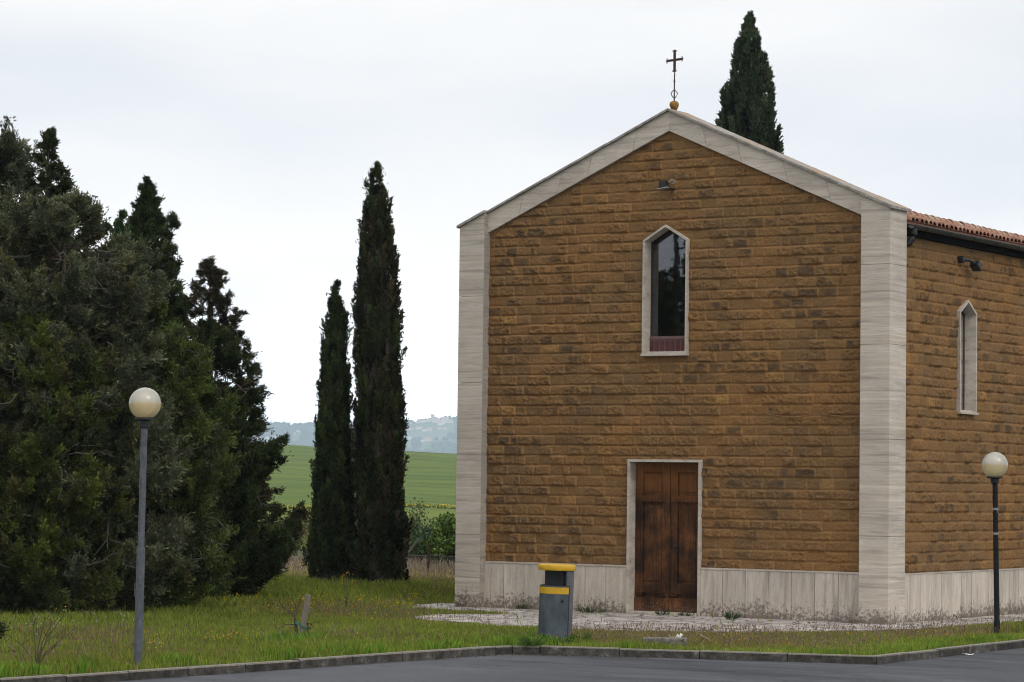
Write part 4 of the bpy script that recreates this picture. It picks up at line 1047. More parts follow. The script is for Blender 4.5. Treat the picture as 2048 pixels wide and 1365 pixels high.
# slim column between the big conifers
column_cypress('narrow dark cypress squeezed between the grey green conifer and the tall dark one', (-32.27, 37.62, 0.0), 6.95,
    [(0, .55), (.3, .55), (.6, .44), (.8, .32), (.92, .19), (1.0, .02)], [(0.022, 0.042, 0.014), (0.030, 0.054, 0.018)], (1, 1), 104, 1100, GC, per=46)
SPC('conifer_tree', 'tall dark conifer with two pointed tops left of the sky gap', 'conifer', (-32.63, 38.72, 0.0), 7.55,
    [(0, 1.0), (.3, .95), (.5, .72), (.65, .54), (.78, .44), (.86, .32), (.92, .18), (.97, .06), (1, .01)], DARKG, (3, 4, 2), 201, 330, up=0.9, droop=0.1, twig=0.34, extra_tops=[(0.36, 0.22, 4.6, 7.0, 0.30)], hang=0.05)
SPC('conifer_tree', 'dark brown green conifer with drooping ragged branches nearest the two column cypresses', 'conifer', (-33.24, 41.31, 0.0), 6.36,
    [(0, 1.05), (.08, 1.15), (.17, 1.25), (.26, 1.25), (.34, 1.00), (.48, .82), (.62, .72), (.74, .58), (.85, .42), (.93, .26), (1, .05)], BROWNG, (2, 4, 2), 202, 150, up=0.42, droop=0.45, curl=0.65, twig=0.30, hang=0.65, vary=(0.55, 1.1),
    arms=[(5.75, 0.34, 20), (5.35, 0.44, 45), (4.95, 0.5, 10), (4.6, 0.56, 50), (4.22, 0.78, 34), (4.05, 0.64, 10), (3.42, 0.9, 36), (3.25, 0.76, 60), (3.0, 0.72, 0), (2.7, 0.94, 30), (2.45, 0.76, 55), (2.05, 1.2, 34), (1.95, 1.04, 15), (1.9, 1.0, 55), (1.62, 1.75, 33), (1.55, 1.57, 38), (1.5, 1.53, 28), (1.3, 1.55, 40), (1.1, 1.35, 25), (5.55, 0.4, 212), (5.6, 0.36, 200)])
SPC('conifer_tree', 'dark pointed conifer rising behind the grey green one at far left', 'conifer', (-32.5, 35.89, 0.0), 8.12,
    [(0, 1.3), (.4, 1.25), (.6, 1.0), (.74, .74), (.84, .46), (.91, .26), (.96, .10), (1, .01)], DARKG + [(0.048, 0.052, 0.022)], (3, 3, 2, 2), 203, 240, up=0.75, droop=0.15, twig=0.36, hang=0.08)
SPC('conifer_tree', 'grey green conifer cut off by the left edge of the photo', 'conifer', (-31.63, 33.16, 0.0), 8.05,
    [(0, 1.6), (.4, 1.7), (.6, 1.5), (.75, 1.25), (.88, .95), (.96, .55), (1, .1)], GREYG + [(0.034, 0.040, 0.020)], (3, 2, 2, 3), 204, 200, up=0.45, droop=0.2, twig=0.42, hang=0.15, bare=20)
SPC('conifer_tree', 'broad grey green conifer with dead grey twigs behind the grey street lamp', 'conifer', (-29.76, 33.29, 0.0), 6.65,
    [(0, 1.75), (.15, 1.85), (.35, 1.72), (.5, 1.50), (.65, 1.25), (.8, 1.00), (.92, .62), (1, .12)], GREYG, (4, 4, 2), 205, 250, up=0.35, droop=0.25, twig=0.44, hang=0.12, bare=55)
SPC('conifer_tree', 'olive green bushy conifer directly behind the grey street lamp', 'conifer', (-29.25, 34.81, 0.0), 4.98,
    [(0, .95), (.1, 1.15), (.4, 1.2), (.6, 1.1), (.78, .85), (.92, .5), (1, .1)], OLIVE, (3, 3, 2), 206, 170, up=0.5, droop=0.2, twig=0.36, hang=0.15, bare=40)
SPC('conifer_tree', 'low yellow green conifer at the bottom left in front of the darker ones', 'conifer', (-29.47, 32.22, 0.0), 4.67,
    [(0, 1.1), (.1, 1.3), (.4, 1.35), (.6, 1.2), (.78, .9), (.92, .5), (1, .1)], YELG + [(0.034, 0.042, 0.016)], (3, 3, 1, 3), 207, 160, up=0.45, droop=0.25, twig=0.38, hang=0.2, bare=30)
SPC('conifer_tree', 'dark green bushy conifer filling the gap between the olive one and the ragged brown one', 'conifer', (-31.0, 38.6, 0.0), 5.0,
    [(0, 1.2), (.3, 1.15), (.6, .9), (.85, .5), (1, .1)], DARKG, (3, 4, 1), 208, 130, up=0.6, droop=0.2, twig=0.36, hang=0.2, bare=10)
# broadleaf tree across the car park, seen mirrored in the front window
spreading_conifer('broadleaf_tree', 'large broadleaf tree across the car park, mirrored in the front window', 'tree', (-38.5, 16.0, 0.0), 11.5,
    [(0, .4), (.2, 1.6), (.35, 3.4), (.55, 3.6), (.75, 3.4), (.9, 2.0), (1, .4)], [(0.05, 0.08, 0.025), (0.07, 0.10, 0.03)], (1, 1), 209, 26, up=0.5, twig=0.8, blade=(0.2, 0.12), tw_per_m=8, plumes=2.0, ball=0.14, zmin=0.25)

# shrubs at the fence and at the edge of the lawn
GS = 'shrubs along the wire fence'
leafy_shrub('green_shrub', 'bright green leafy shrub behind the fence, touching the church corner', 'shrub', (-38.05, 57.0, 0.0), (0.85, 0.8, 1.5), [(0.080, 0.130, 0.022), (0.050, 0.095, 0.022), (0.110, 0.160, 0.030)], (3, 3, 2), 301, 34, 5200, (0.11, 0.06), GS)
leafy_shrub('green_shrub', 'blue green leafy shrub behind the rusty fence post', 'shrub', (-39.0, 57.6, 0.0), (0.9, 0.8, 1.35), [(0.050, 0.085, 0.045), (0.065, 0.105, 0.048), (0.035, 0.065, 0.030)], (3, 2, 2), 302, 34, 4600, (0.10, 0.05), GS)
leafy_shrub('green_shrub', 'light green sparse shrub beside the tall column cypress', 'shrub', (-40.1, 58.2, 0.0), (0.8, 0.7, 1.75), [(0.105, 0.125, 0.055), (0.080, 0.105, 0.040)], (1, 1), 303, 26, 2200, (0.08, 0.045), GS)
leafy_shrub('green_shrub', 'pale green shrub below the ragged brown conifer branches', 'shrub', (-43.0, 56.6, 0.0), (0.75, 0.7, 1.5), [(0.070, 0.100, 0.030), (0.055, 0.080, 0.028)], (1, 1), 304, 24, 2400, (0.09, 0.045), GS)
leafy_shrub('dark_shrub', 'dark shrub tip poking in at the left edge above the kerb', 'shrub', (-24.05, 25.50, 0.0), (0.32, 0.32, 0.66), DARKG, (1, 1, 1), 305, 20, 2600, (0.06, 0.025))
rng = np.random.default_rng(31)
t = thing('bare_shrub', 'leafless brown shrub of thin twigs between the ragged conifer and the column cypress', 'shrub', (-42.1, 57.2, 0.0), GS)
mb = MB()
for i in range(70):
    a = rng.random() * 6.28; r = rng.random() ** 0.5 * 0.7; p = np.array([-42.1 + 0.2 * math.cos(a), 57.2 + 0.2 * math.sin(a), 0]); d = unit(np.array([math.cos(a) * r * 0.6, math.sin(a) * r * 0.6, 1.0])); q = [p]
    for k in range(6): d = unit(d + rng.normal(size=3) * 0.16); q.append(q[-1] + d * 0.30 * rng.uniform(0.7, 1.1))
    mb.tube(q, [0.014, 0.012, 0.010, 0.008, 0.006, 0.005, 0.003], 4, cap=False)
    for k in range(2, 6):
        w_ = unit(d + rng.normal(size=3) * 0.6); mb.tube([q[k], q[k] + w_ * 0.2, q[k] + unit(w_ + rng.normal(size=3) * 0.4) * 0.42], [0.006, 0.005, 0.003], 3, cap=False)
mb.build('twigs', plain('brown_twigs', (0.125, 0.085, 0.055), 0.9, 0.1, var=0.25), t)

# ------------------------------------------------------------------ street lamps
def globe_mat(name, top, bot, ztop, zmid):
    m = bpy.data.materials.new(name); m.use_nodes = True; t = m.node_tree; t.nodes.clear()
    sp = _node(t, 'ShaderNodeSeparateXYZ'); tc = _node(t, 'ShaderNodeTexCoord'); lk(t, tc.outputs['Object'], sp.inputs[0])
    f = maprange(t, sp.outputs['Z'], zmid - 0.02, zmid + 0.02); col = mix(t, f, bot, top)
    n = noise(t, mapped(t, (1, 1, 1)), 5, 5, 0.7); rd = ramp(t, [(0.35, (0.93, 0.92, 0.90)), (0.62, (1.0, 1.0, 1.0))]); lk(t, n.outputs['Fac'], rd.inputs['Fac'])
    col = mix(t, 1.0, col, rd.outputs['Color'], 'MULTIPLY')
    df = _node(t, 'ShaderNodeBsdfDiffuse'); tr = _node(t, 'ShaderNodeBsdfTranslucent'); gl = _node(t, 'ShaderNodeBsdfGlossy'); tp = _node(t, 'ShaderNodeBsdfTransparent')
    for q in (df, tr, tp): lk(t, col, q.inputs['Color'])
    gl.inputs['Roughness'].default_value = 0.08
    a = _node(t, 'ShaderNodeMixShader'); a.inputs[0].default_value = 0.55; lk(t, df.outputs[0], a.inputs[1]); lk(t, tr.outputs[0], a.inputs[2])
    a2 = _node(t, 'ShaderNodeMixShader'); a2.inputs[0].default_value = 0.30; lk(t, a.outputs[0], a2.inputs[1]); lk(t, tp.outputs[0], a2.inputs[2])
    fr = _node(t, 'ShaderNodeFresnel'); fr.inputs['IOR'].default_value = 1.45
    b = _node(t, 'ShaderNodeMixShader'); lk(t, fr.outputs[0], b.inputs[0]); lk(t, a2.outputs[0], b.inputs[1]); lk(t, gl.outputs[0], b.inputs[2])
    o = _node(t, 'ShaderNodeOutputMaterial'); lk(t, b.outputs[0], o.inputs['Surface']); return m
M_BLACK = plain('black_plastic', (0.012, 0.012, 0.013), 0.55, 0.4)
M_GALV = plain('galvanised_steel', (0.085, 0.092, 0.102), 0.5, 0.3, metal=0.1, var=0.22, scale=22, stretch=(1, 1, 0.5))
M_PAINT = plain('black_paint', (0.009, 0.009, 0.010), 0.7, 0.15, var=0.3)
M_BULB = plain('lamp_bulb', (0.75, 0.73, 0.68), 0.4, 0.4, var=0.03)
M_TAPE = plain('torn_tape', (0.20, 0.20, 0.20), 0.5, 0.3)
def lamp(label, base, lean, segs, mpole, zc, rg, gmat, flange):
    """segs: (radius, z0, z1); lean as slope in x; zc height of the globe middle"""
    t = thing('street_lamp', label, 'street lamp', base, 'globe street lamps')
    bx, by, bz = base; ax = lambda z: (bx + lean[0] * z, by + lean[1] * z, bz + z)
    mb = MB(); pts, rr = [], []
    for r, z0, z1 in segs: pts += [ax(z0), ax(z1)]; rr += [r, r]
    mb.tube(pts, rr, 16); pole = mb.build('pole', mpole, t, smooth=True)
    mb = MB(); zt = zc - rg * 0.90; zb = segs[-1][2]; c = ax(0)
    mb.lathe([(0.040, zb - 0.03), (0.062, zb - 0.02), (0.066, zt - 0.035), (0.075, zt - 0.028), (flange, zt - 0.020), (flange, zt + 0.004), (0.06, zt + 0.012)], (ax(zc)[0], ax(zc)[1], bz), 20)
    mb.build('collar', M_BLACK, t, smooth=True)
    mb = MB(); a0 = math.asin(-0.90); prof = [(rg * math.cos(a), rg * math.sin(a)) for a in np.linspace(a0, math.pi / 2 - 0.02, 26)]
    mb.lathe(prof, ax(zc), 40); g = mb.build('globe', gmat, t, smooth=True)
    mb = MB(); mb.lathe([(0.02, zt + 0.01), (0.022, zc - 0.07), (0.05, zc - 0.01), (0.056, zc + 0.05), (0.045, zc + 0.095), (0.02, zc + 0.115)], (ax(zc)[0], ax(zc)[1], bz), 16); mb.build('bulb', M_BULB, g, smooth=True)
    return t, ax
lx, ly = -21.64, 25.66
t1, ax1 = lamp('tall grey galvanised street lamp with a cream globe at left', (lx, ly, 0.0), (0.010, 0.0), [(0.0505, -0.1, 1.40), (0.040, 1.404, 2.86)], M_GALV, 3.125, 0.192,
     globe_mat('globe_cream', (0.93, 0.90, 0.80), (0.93, 0.78, 0.50), 0, 3.135), 0.115)
mb = MB(); c = ax1(0.90); mb.box(c[0] - 0.062, c[0] - 0.045, c[1] - 0.03, c[1] + 0.03, 0.82, 0.98); mb.build('access_cover', M_GALV, t1, bevel=0.004)
t2, ax2 = lamp('shorter black street lamp with a cream globe in front of the side wall', (-16.88, 40.36, 0.0), (-0.020, 0.002), [(0.048, -0.1, 0.22), (0.042, 0.24, 1.45), (0.040, 1.45, 2.36)], M_PAINT, 2.62, 0.203,
     globe_mat('globe_amber', (0.93, 0.91, 0.82), (0.92, 0.80, 0.52), 0, 2.63), 0.125)
for z, d in ((1.94, 0.03), (1.56, 0.0)):
    c = ax2(z); mb = MB(); mb.lathe([(0.0425, -0.018), (0.045, -0.012), (0.0445, 0.012), (0.0422, 0.018)], c, 14)
    if d: mb.add([(c[0] + 0.035, c[1] - 0.03, c[2] - 0.02), (c[0] + 0.06, c[1] - 0.04, c[2] - 0.025), (c[0] + 0.085, c[1] - 0.05, c[2] - 0.10), (c[0] + 0.075, c[1] - 0.045, c[2] - 0.11)], [(0, 1, 2, 3)])
    mb.build('tape', M_TAPE, t2)

# ------------------------------------------------------------------ litter bin
bx, by = -20.92, 33.92
face = math.atan2(0 - by, 0 - bx) - rad(38)              # which way the door looks
M_BIN = plain('slate_blue_plastic', (0.055, 0.070, 0.082), 0.5, 0.4, var=0.30, scale=6, stretch=(1, 1, 0.6))
M_BIN2 = plain('grey_plastic_shell', (0.080, 0.085, 0.098), 0.5, 0.4, var=0.15, scale=5)
M_YEL = plain('yellow_plastic', (0.52, 0.30, 0.010), 0.45, 0.4, var=0.08, scale=10)
binT = thing('litter_bin', 'grey litter bin with a yellow lid and yellow band on the grass by the kerb', 'litter bin', (bx, by, 0.0))
tilt = Matrix.Translation((bx, by, 0)) @ Matrix.Rotation(rad(1.6), 4, 'Y') @ Matrix.Rotation(face, 4, 'Z') @ Matrix.Scale(1.04, 4)
def D(rx, ry, a0, a1, n=22, cx=0.0):
    return [(cx + rx * math.cos(a), ry * math.sin(a)) for a in np.linspace(rad(a0), rad(a1), n)]
def shell(outer, inner, z0, z1):
    n = len(outer); V = [(p[0], p[1], z) for z in (z0, z1) for p in outer] + [(p[0], p[1], z) for z in (z0, z1) for p in inner]; F = []
    for i in range(n - 1): F += [(i, i + 1, n + i + 1, n + i), (2 * n + i + 1, 2 * n + i, 3 * n + i, 3 * n + i + 1), (n + i, n + i + 1, 3 * n + i + 1, 3 * n + i), (i + 1, i, 2 * n + i, 2 * n + i + 1)]
    F += [(0, n, 3 * n, 2 * n), (n - 1, 3 * n - 1, 4 * n - 1, 2 * n - 1)]; return V, F
mb = MB(); V, F = shell(D(0.235, 0.225, -88, 88), D(0.215, 0.205, -88, 88), 0.02, 0.765); mb.add(V, F); door = mb.xform(tilt).build('door', M_BIN, binT, smooth=True)
mb = MB(); V, F = shell(D(0.239, 0.229, -87, 87), D(0.2355, 0.2255, -87, 87), 0.655, 0.745); mb.add(V, F); mb.xform(tilt).build('band', M_YEL, door, smooth=True)
mb = MB(); mb.lathe([(0.010, 0), (0.022, 0.002), (0.022, 0.012), (0.012, 0.016)], (0, 0, 0), 14); mb.xform(tilt @ Matrix.Translation((0.235 * math.cos(rad(62)), 0.225 * math.sin(rad(62)), 0.565)) @ Matrix.Rotation(rad(62), 4, 'Z') @ Matrix.Rotation(rad(90), 4, 'Y')).build('lock', M_IRON, door)
mb = MB(); V, F = shell(D(0.245, 0.232, 91, 269), D(0.222, 0.208, 91, 269), 0.0, 0.765); mb.add(V, F)
V, F = shell(D(0.245, 0.232, 91, 205), D(0.222, 0.208, 91, 205), 0.765, 0.975); mb.add(V, F)
for s in (1,): mb.box(-0.002, 0.06, s * 0.222 - 0.010, s * 0.222 + 0.010, 0.77, 0.975)
mb.xform(tilt).build('shell', M_BIN2, binT, smooth=True)
mb = MB(); mb.lathe([(0.205, 0.0), (0.205, 0.755)], (0, 0, 0), 24); mb.box(0.02, 0.05, -0.165, 0.215, 0.70, 0.97); mb.box(-0.06, 0.10, 0.150, 0.17, 0.74, 0.96)
mb.xform(tilt).build('liner', M_BLACK, binT)
mb = MB(); pl = [(1.10 * p[0], 1.08 * p[1]) for p in D(0.245, 0.235, 0, 352, 44)]
n = len(pl); V = []
for z, s in ((0.974, 0.985), (0.984, 1.0), (1.030, 1.0), (1.044, 0.98), (1.049, 0.90)): V += [(p[0] * s, p[1] * s, z) for p in pl]
F = [(r * n + i, r * n + (i + 1) % n, (r + 1) * n + (i + 1) % n, (r + 1) * n + i) for r in range(4) for i in range(n)] + [tuple(range(n - 1, -1, -1)), tuple(range(4 * n, 5 * n))]
mb.add(V, F); mb.xform(tilt).build('lid', M_YEL, binT, smooth=True)
mb = MB(); a = rad(118); mb.box(-0.022, 0.022, -0.002, 0.002, -0.007, 0.007); mb.xform(tilt @ Matrix.Translation((0.247 * math.cos(a), 0.234 * math.sin(a), 0.955)) @ Matrix.Rotation(a + rad(90), 4, 'Z')).build('sticker', M_TAPE, binT)

# ------------------------------------------------------------------ stake with the dead sapling
M_STAKE = plain('grey_weathered_wood', (0.16, 0.135, 0.11), 0.9, 0.1, var=0.22, scale=14, stretch=(6, 6, 0.6), bump=0.5)
sb = Vector((-23.10, 30.80, 0.0))
st = thing('wooden_stake', 'leaning weathered wooden stake in the grass', 'stake', sb)
mb = MB(); n = 10
for z0_, z1_ in ((-0.15, 0.69),):
    V = [(sx * 0.040, sy * 0.018, z) for z in (z0_, z1_) for sx, sy in ((-1, -1), (1, -1), (1, 1), (-1, 1))]; V[5] = (0.040, -0.018, z1_ - 0.02); V[6] = (0.040, 0.018, z1_ - 0.015)
    mb.add(V, [(3, 2, 1, 0), (4, 5, 6, 7), (0, 1, 5, 4), (1, 2, 6, 5), (2, 3, 7, 6), (3, 0, 4, 7)])
SM = Matrix.Translation(sb) @ Matrix.Rotation(rad(-33), 4, 'Z').inverted() @ Matrix.Rotation(rad(9.5), 4, 'Y')
mb.xform(SM).build('post', M_STAKE, st, bevel=0.004)
mb = MB(); q = [SM @ Vector(p) for p in ((-0.11, -0.03, 0.265), (-0.045, -0.026, 0.245), (0.045, -0.026, 0.215), (0.075, 0.0, 0.21), (0.045, 0.026, 0.225), (-0.045, 0.026, 0.25), (-0.11, -0.02, 0.27))]
mb.tube(q, 0.006, 6); mb.tube([p + Vector((0, 0, 0.02)) for p in q], 0.005, 6); mb.build('tie', plain('green_twine', (0.02, 0.16, 0.11), 0.6), st)
sap = thing('dead_sapling', 'dead brown sapling tied to the leaning stake', 'sapling', sb + Vector((-0.09, -0.05, 0)))
rng = np.random.default_rng(77); mb = MB(); o = np.array(sb) + np.array([-0.09, -0.05, 0])
ex = np.array([math.cos(YAW), -math.sin(YAW), 0])
main = [o + ex * a + np.array([0, 0, z]) for a, z in ((0.05, -0.05), (0.055, 0.12), (0.045, 0.26), (0.030, 0.36), (0.045, 0.47), (0.09, 0.55), (0.11, 0.64))]
mb.tube(main, [0.020, 0.019, 0.022, 0.017, 0.010, 0.007, 0.003], 6)
for k, dx, dz in ((3, -0.22, 0.14), (2, -0.26, -0.02), (2, 0.30, 0.10), (3, 0.02, 0.20), (1, 0.22, 0.02), (4, -0.10, 0.16)):
    p = main[k]; e_ = p + ex * dx + np.array([0, 0, dz]) + rng.normal(size=3) * 0.03
    mb.tube([p, (p + e_) / 2 + rng.normal(size=3) * 0.02, e_], [0.008, 0.006, 0.003], 5)
mb.build('stem', M_BARK, sap)
mb = MB(); P_ = rng.normal(size=(14, 3)) * np.array([0.03, 0.03, 0.035]) + (o + ex * 0.22 + np.array([0, 0, 0.22])); V, F = blades(P_, unit(rng.normal(size=(14, 3))), 0.05, 0.03, rng)
npmesh('dead_leaves', V, F, plain('brown_leaf', (0.09, 0.05, 0.025), 0.9, 0.1), sap)

# ------------------------------------------------------------------ small things on the grass and road
M_CONC = plain('rough_concrete', (0.15, 0.14, 0.12), 0.95, 0.1, var=0.3, scale=18, bump=0.6)
cb = on_ground(1330, 1291)
mb = MB(); mb.box(-0.31, 0.31, -0.17, 0.17, -0.05, 0.105); mb.xform(Matrix.Translation(cb) @ Matrix.Rotation(rad(28), 4, 'Z'))
tag(mb.build('concrete_block', M_CONC, bevel=0.015), 'flat grey concrete block lying in the grass in front of the church door', 'block')
def rag(name, label, cat, c, size, seed, mat, h=0.06):
    rng = np.random.default_rng(seed); n = 9; x, y = np.meshgrid(np.linspace(-1, 1, n), np.linspace(-1, 1, n), indexing='ij')
    Z = np.abs(fbm(x * 1.3 + seed, y * 1.3, seed, 3) - 0.4) * 2.4 * h + h * 0.15; r_ = 1 - 0.25 * rng.random((n, n))
    V = np.stack([c[0] + x * size[0] * r_, c[1] + y * size[1] * r_, c[2] + Z], -1).reshape(-1, 3)
    i, j = np.meshgrid(np.arange(n - 1), np.arange(n - 1), indexing='ij'); a = (i * n + j).ravel(); F = np.stack([a, a + n, a + n + 1, a + 1], -1)
    o = npmesh(name, V, F, mat, smooth=False); s = o.modifiers.new('thickness', 'SOLIDIFY'); s.thickness = 0.004
    return tag(o, label, cat)
M_WHITE = plain('white_paper', (0.62, 0.61, 0.58), 0.8, 0.2, var=0.15, scale=20)
c = on_ground(1351, 1288); rag('crumpled_paper', 'crumpled white paper in the grass beside the concrete block', 'litter', (c.x, c.y, 0.03), (0.085, 0.07), 3, M_WHITE, 0.10)
c = on_ground(1937, 1311, -0.11); rag('flattened_paper', 'flattened white paper lying on the asphalt at right', 'litter', (c.x, c.y, -0.108), (0.085, 0.05), 8, M_WHITE, 0.035)
mb = MB(); a, b = on_ground(1399, 1282), on_ground(1418, 1287); mb.tube([(a.x, a.y, 0.09), ((a.x + b.x) / 2, (a.y + b.y) / 2, 0.07), (b.x, b.y, 0.05)], 0.014, 6)
tag(mb.build('wooden_stick', plain('bare_wood', (0.30, 0.22, 0.15), 0.85, 0.1), bevel=0), 'short bare wooden stick lying in the grass right of the concrete block', 'stick')

# ------------------------------------------------------------------ floodlights and cable on the walls
fl = thing('floodlight', 'black floodlight tilted down high on the church front', 'floodlight', (-23.80, 42.10, 7.45))
mb = MB(); mb.prism([(-0.075, -0.05), (0.09, -0.05), (0.075, 0.055), (-0.055, 0.05)], -0.09, 0.03, 'y'); 
for k in range(6): mb.box(-0.05 + k * 0.022, -0.044 + k * 0.022, -0.08, 0.02, 0.052, 0.068)
mb.xform(Matrix.Translation((-23.80, 42.05, 7.455)) @ Matrix.Rotation(rad(-8), 4, 'Y')).build('housing', M_BLACK, fl)
mb = MB(); mb.box(-0.10, 0.10, -0.11, 0.03, -0.064, -0.051); mb.xform(Matrix.Translation((-23.80, 42.05, 7.455)) @ Matrix.Rotation(rad(-8), 4, 'Y')).build('glass', plain('lamp_glass', (0.30, 0.31, 0.32), 0.2, 0.5), fl)
mb = MB(); mb.box(-23.705, -23.675, 42.03, 42.17, 7.375, 7.40); mb.tube([(-23.69, 42.10, 7.39), (-23.69, 42.05, 7.42), (-23.72, 42.04, 7.45)], 0.012, 6); mb.build('bracket', M_BLACK, fl)
mb = MB(); mb.tube([(-23.72, 42.06, 7.49), (-23.69, 42.06, 7.545), (-23.645, 42.09, 7.555), (-23.625, 42.12, 7.53), (-23.65, 42.14, 7.50), (-23.72, 42.15, 7.49)], 0.007, 6); mb.build('cable_loop', plain('grey_cable', (0.30, 0.36, 0.40), 0.5), fl)
f2 = thing('floodlight', 'black floodlight on a stubby arm under the eaves of the side wall', 'floodlight', (-19.60, 45.25, 6.22))
mb = MB(); mb.lathe([(0.06, -0.06), (0.065, 0.0), (0.06, 0.06)], (0, 0, 0), 14); mb.xform(Matrix.Translation((-19.57, 45.12, 6.255)) @ Matrix.Rotation(rad(90), 4, 'Y')); mb.tube([(-19.56, 45.13, 6.255), (-19.45, 45.25, 6.24), (-19.42, 45.36, 6.20)], 0.028, 8); mb.build('bracket', M_BLACK, f2)
mb = MB(); mb.prism([(-0.11, -0.08), (0.13, -0.10), (0.11, 0.09), (-0.09, 0.06)], -0.12, 0.10, 'x'); mb.xform(Matrix.Translation((-19.43, 45.45, 6.18)) @ Matrix.Rotation(rad(-30), 4, 'X') @ Matrix.Scale(0.75, 4)).build('housing', M_BLACK, f2, bevel=0.01)
mb = MB(); mb.box(-0.10, 0.08, 0.135, 0.142, -0.09, 0.08); mb.xform(Matrix.Translation((-19.43, 45.45, 6.18)) @ Matrix.Rotation(rad(-30), 4, 'X') @ Matrix.Scale(0.75, 4)).build('glass', plain('lamp_glass_dark', (0.06, 0.07, 0.08), 0.15, 0.5), f2)
mb = MB(); xs = np.linspace(-21.78, -20.02, 16)
mb.tube([(x, 42.128, 3.44 + 0.030 * math.cos((x + 21.78) / 1.05 * 6.28 + 0.4) * (0.8 if x < -20.7 else 0.6)) for x in xs], 0.009, 6)
tag(mb.build('wall_cable', plain('brown_cable', (0.20, 0.11, 0.05), 0.7)), 'thin brown cable sagging along the front wall towards the right pilaster', 'cable')

# ------------------------------------------------------------------ wire fence
fn = thing('wire_fence', 'wire mesh fence with rusty posts in the long dry grass behind the cypresses', 'fence', (-38, 52.24, 0))
M_POST = plain('rusty_post', (0.060, 0.034, 0.024), 0.85, 0.2, var=0.3)
for x in (-55.58, -51.58, -47.58, -43.58, -39.58, -35.58, -31.58):
    mb = MB(); mb.box(x - 0.025, x + 0.025, 52.215, 52.245, -0.3, 0.84); mb.box(x - 0.025, x - 0.016, 52.246, 52.275, -0.3, 0.84); mb.build('post', M_POST, fn)
V, F = [], []; k = 0; w_ = 0.0016; sp_ = 0.085; H = 0.60
for s in (-1, 1):
    for x in np.arange(-56.0, -30.0, sp_):
        x1 = x + s * H; V += [(x - w_, 52.28 + s * 0.003, 0.0), (x + w_, 52.28 + s * 0.003, 0.0), (x1 + w_, 52.28 + s * 0.003, H), (x1 - w_, 52.28 + s * 0.003, H)]; F.append((k, k + 1, k + 2, k + 3)); k += 4
o = npmesh('wire_mesh', V, np.array(F), plain('dull_wire', (0.20, 0.18, 0.16), 0.5, 0.4, metal=0.4), fn); s = o.modifiers.new('thickness', 'SOLIDIFY'); s.thickness = 0.003
mb = MB()
for z in (0.02, 0.60): mb.tube([(-56, 52.28, z), (-30, 52.28, z)], 0.004, 4)
mb.build('line_wire', plain('dull_wire_line', (0.20, 0.18, 0.16), 0.5, 0.4, metal=0.4), fn)
mb = MB(); mb.tube([(-37.38, 53.2, -0.1), (-36.9, 53.25, 0.55), (-36.60, 53.3, 0.95)], [0.028, 0.025, 0.02], 8)
tag(mb.build('leaning_pole', M_STAKE), 'thin grey pole leaning in the shrubs left of the rusty fence post', 'pole')

# ------------------------------------------------------------------ weeds at the foot of the wall, dry stalks
def weed(label, base, h, w_, n, palette, seed, name='weed', cat='weed', group='weeds along the church wall', stalk=None, width=0.012):
    rng = np.random.default_rng(seed); b = np.array(base, float); t = thing(name, label, cat, base, group)
    a = rng.random(n) * 6.28; P_ = b + np.stack([np.cos(a), np.sin(a), 0 * a], 1) * rng.random((n, 1)) * w_ * 0.4
    Dd = unit(np.stack([np.cos(a) * 0.7, np.sin(a) * 0.5, rng.uniform(0.3, 1.2, n)], 1)); V, F = blades(P_, Dd, h * rng.uniform(0.4, 1.0, n), width * rng.uniform(0.7, 1.5, n), rng)
    npmesh('leaves', V, F, M_GRASS, t, col=np.repeat(colours(n, rng, palette, [1] * len(palette), 0.25), 4, 0))
    if stalk:
        mb = MB()
        for k in range(stalk): d = rng.normal(size=3) * 0.12; mb.tube([b, b + np.array([d[0] * 0.5, d[1] * 0.5, h * 0.9]), b + np.array([d[0], d[1], h * rng.uniform(1.4, 2.2)])], [0.005, 0.004, 0.002], 4)
        mb.build('stalk', M_TWIG, t)
    return t
WG = [(0.035, 0.060, 0.022), (0.050, 0.075, 0.030)]
for (px, py, h, w_, n, seed, st_, lab) in (
    (930, 1212, .16, .30, 60, 1, 0, 'low grass weed at the foot of the left pilaster'), (1043, 1219, .15, .30, 50, 2, 0, 'small weed at the plinth left of the litter bin'),
    (1182, 1227, .18, .55, 90, 3, 3, 'bushiest weed with thin stalks at the plinth right of the litter bin'), (1325, 1232, .12, .26, 60, 4, 0, 'small tuft on the left of the door threshold'),
    (1372, 1234, .11, .42, 70, 5, 0, 'wide low tuft on the right of the door threshold'), (1464, 1240, .20, .26, 60, 6, 1, 'pointed weed at the plinth right of the door'), (1624, 1247, .06, .2, 24, 7, 0, 'tiny weed at the plinth left of the right pilaster')):
    p = on_ground(px, py, 0.012); q = Vector((p.x, min(p.y, 42.08), 0.012)); q.x = p.x * q.y / p.y
    if 1280 < px < 1400: q.y = 42.02; q.x = p.x * 42.02 / p.y
    weed(lab, q, h, w_, n, WG, 400 + seed, stalk=st_)
LG = [(0.060, 0.115, 0.022), (0.085, 0.145, 0.030)]
for px, py, h, w_, n, seed, lab in ((1062, 1293, .20, .34, 90, 11, 'lush green weed left of the litter bin, hanging over the kerb'), (1122, 1290, .17, .30, 70, 12, 'low green weed in front of the litter bin'), (1162, 1284, .20, .26, 60, 13, 'green weed right of the litter bin')):
    weed(lab, on_ground(px, py), h, w_, n, LG, 400 + seed, group='weeds around the litter bin', width=0.026)
dw = on_ground(72, 1340); t = thing('dry_weed', 'tall branching dry stalk at the bottom left corner', 'weed', dw)
rng = np.random.default_rng(91); mb = MB(); b0 = np.array(dw); ex = np.array([math.cos(YAW), -math.sin(YAW), 0])
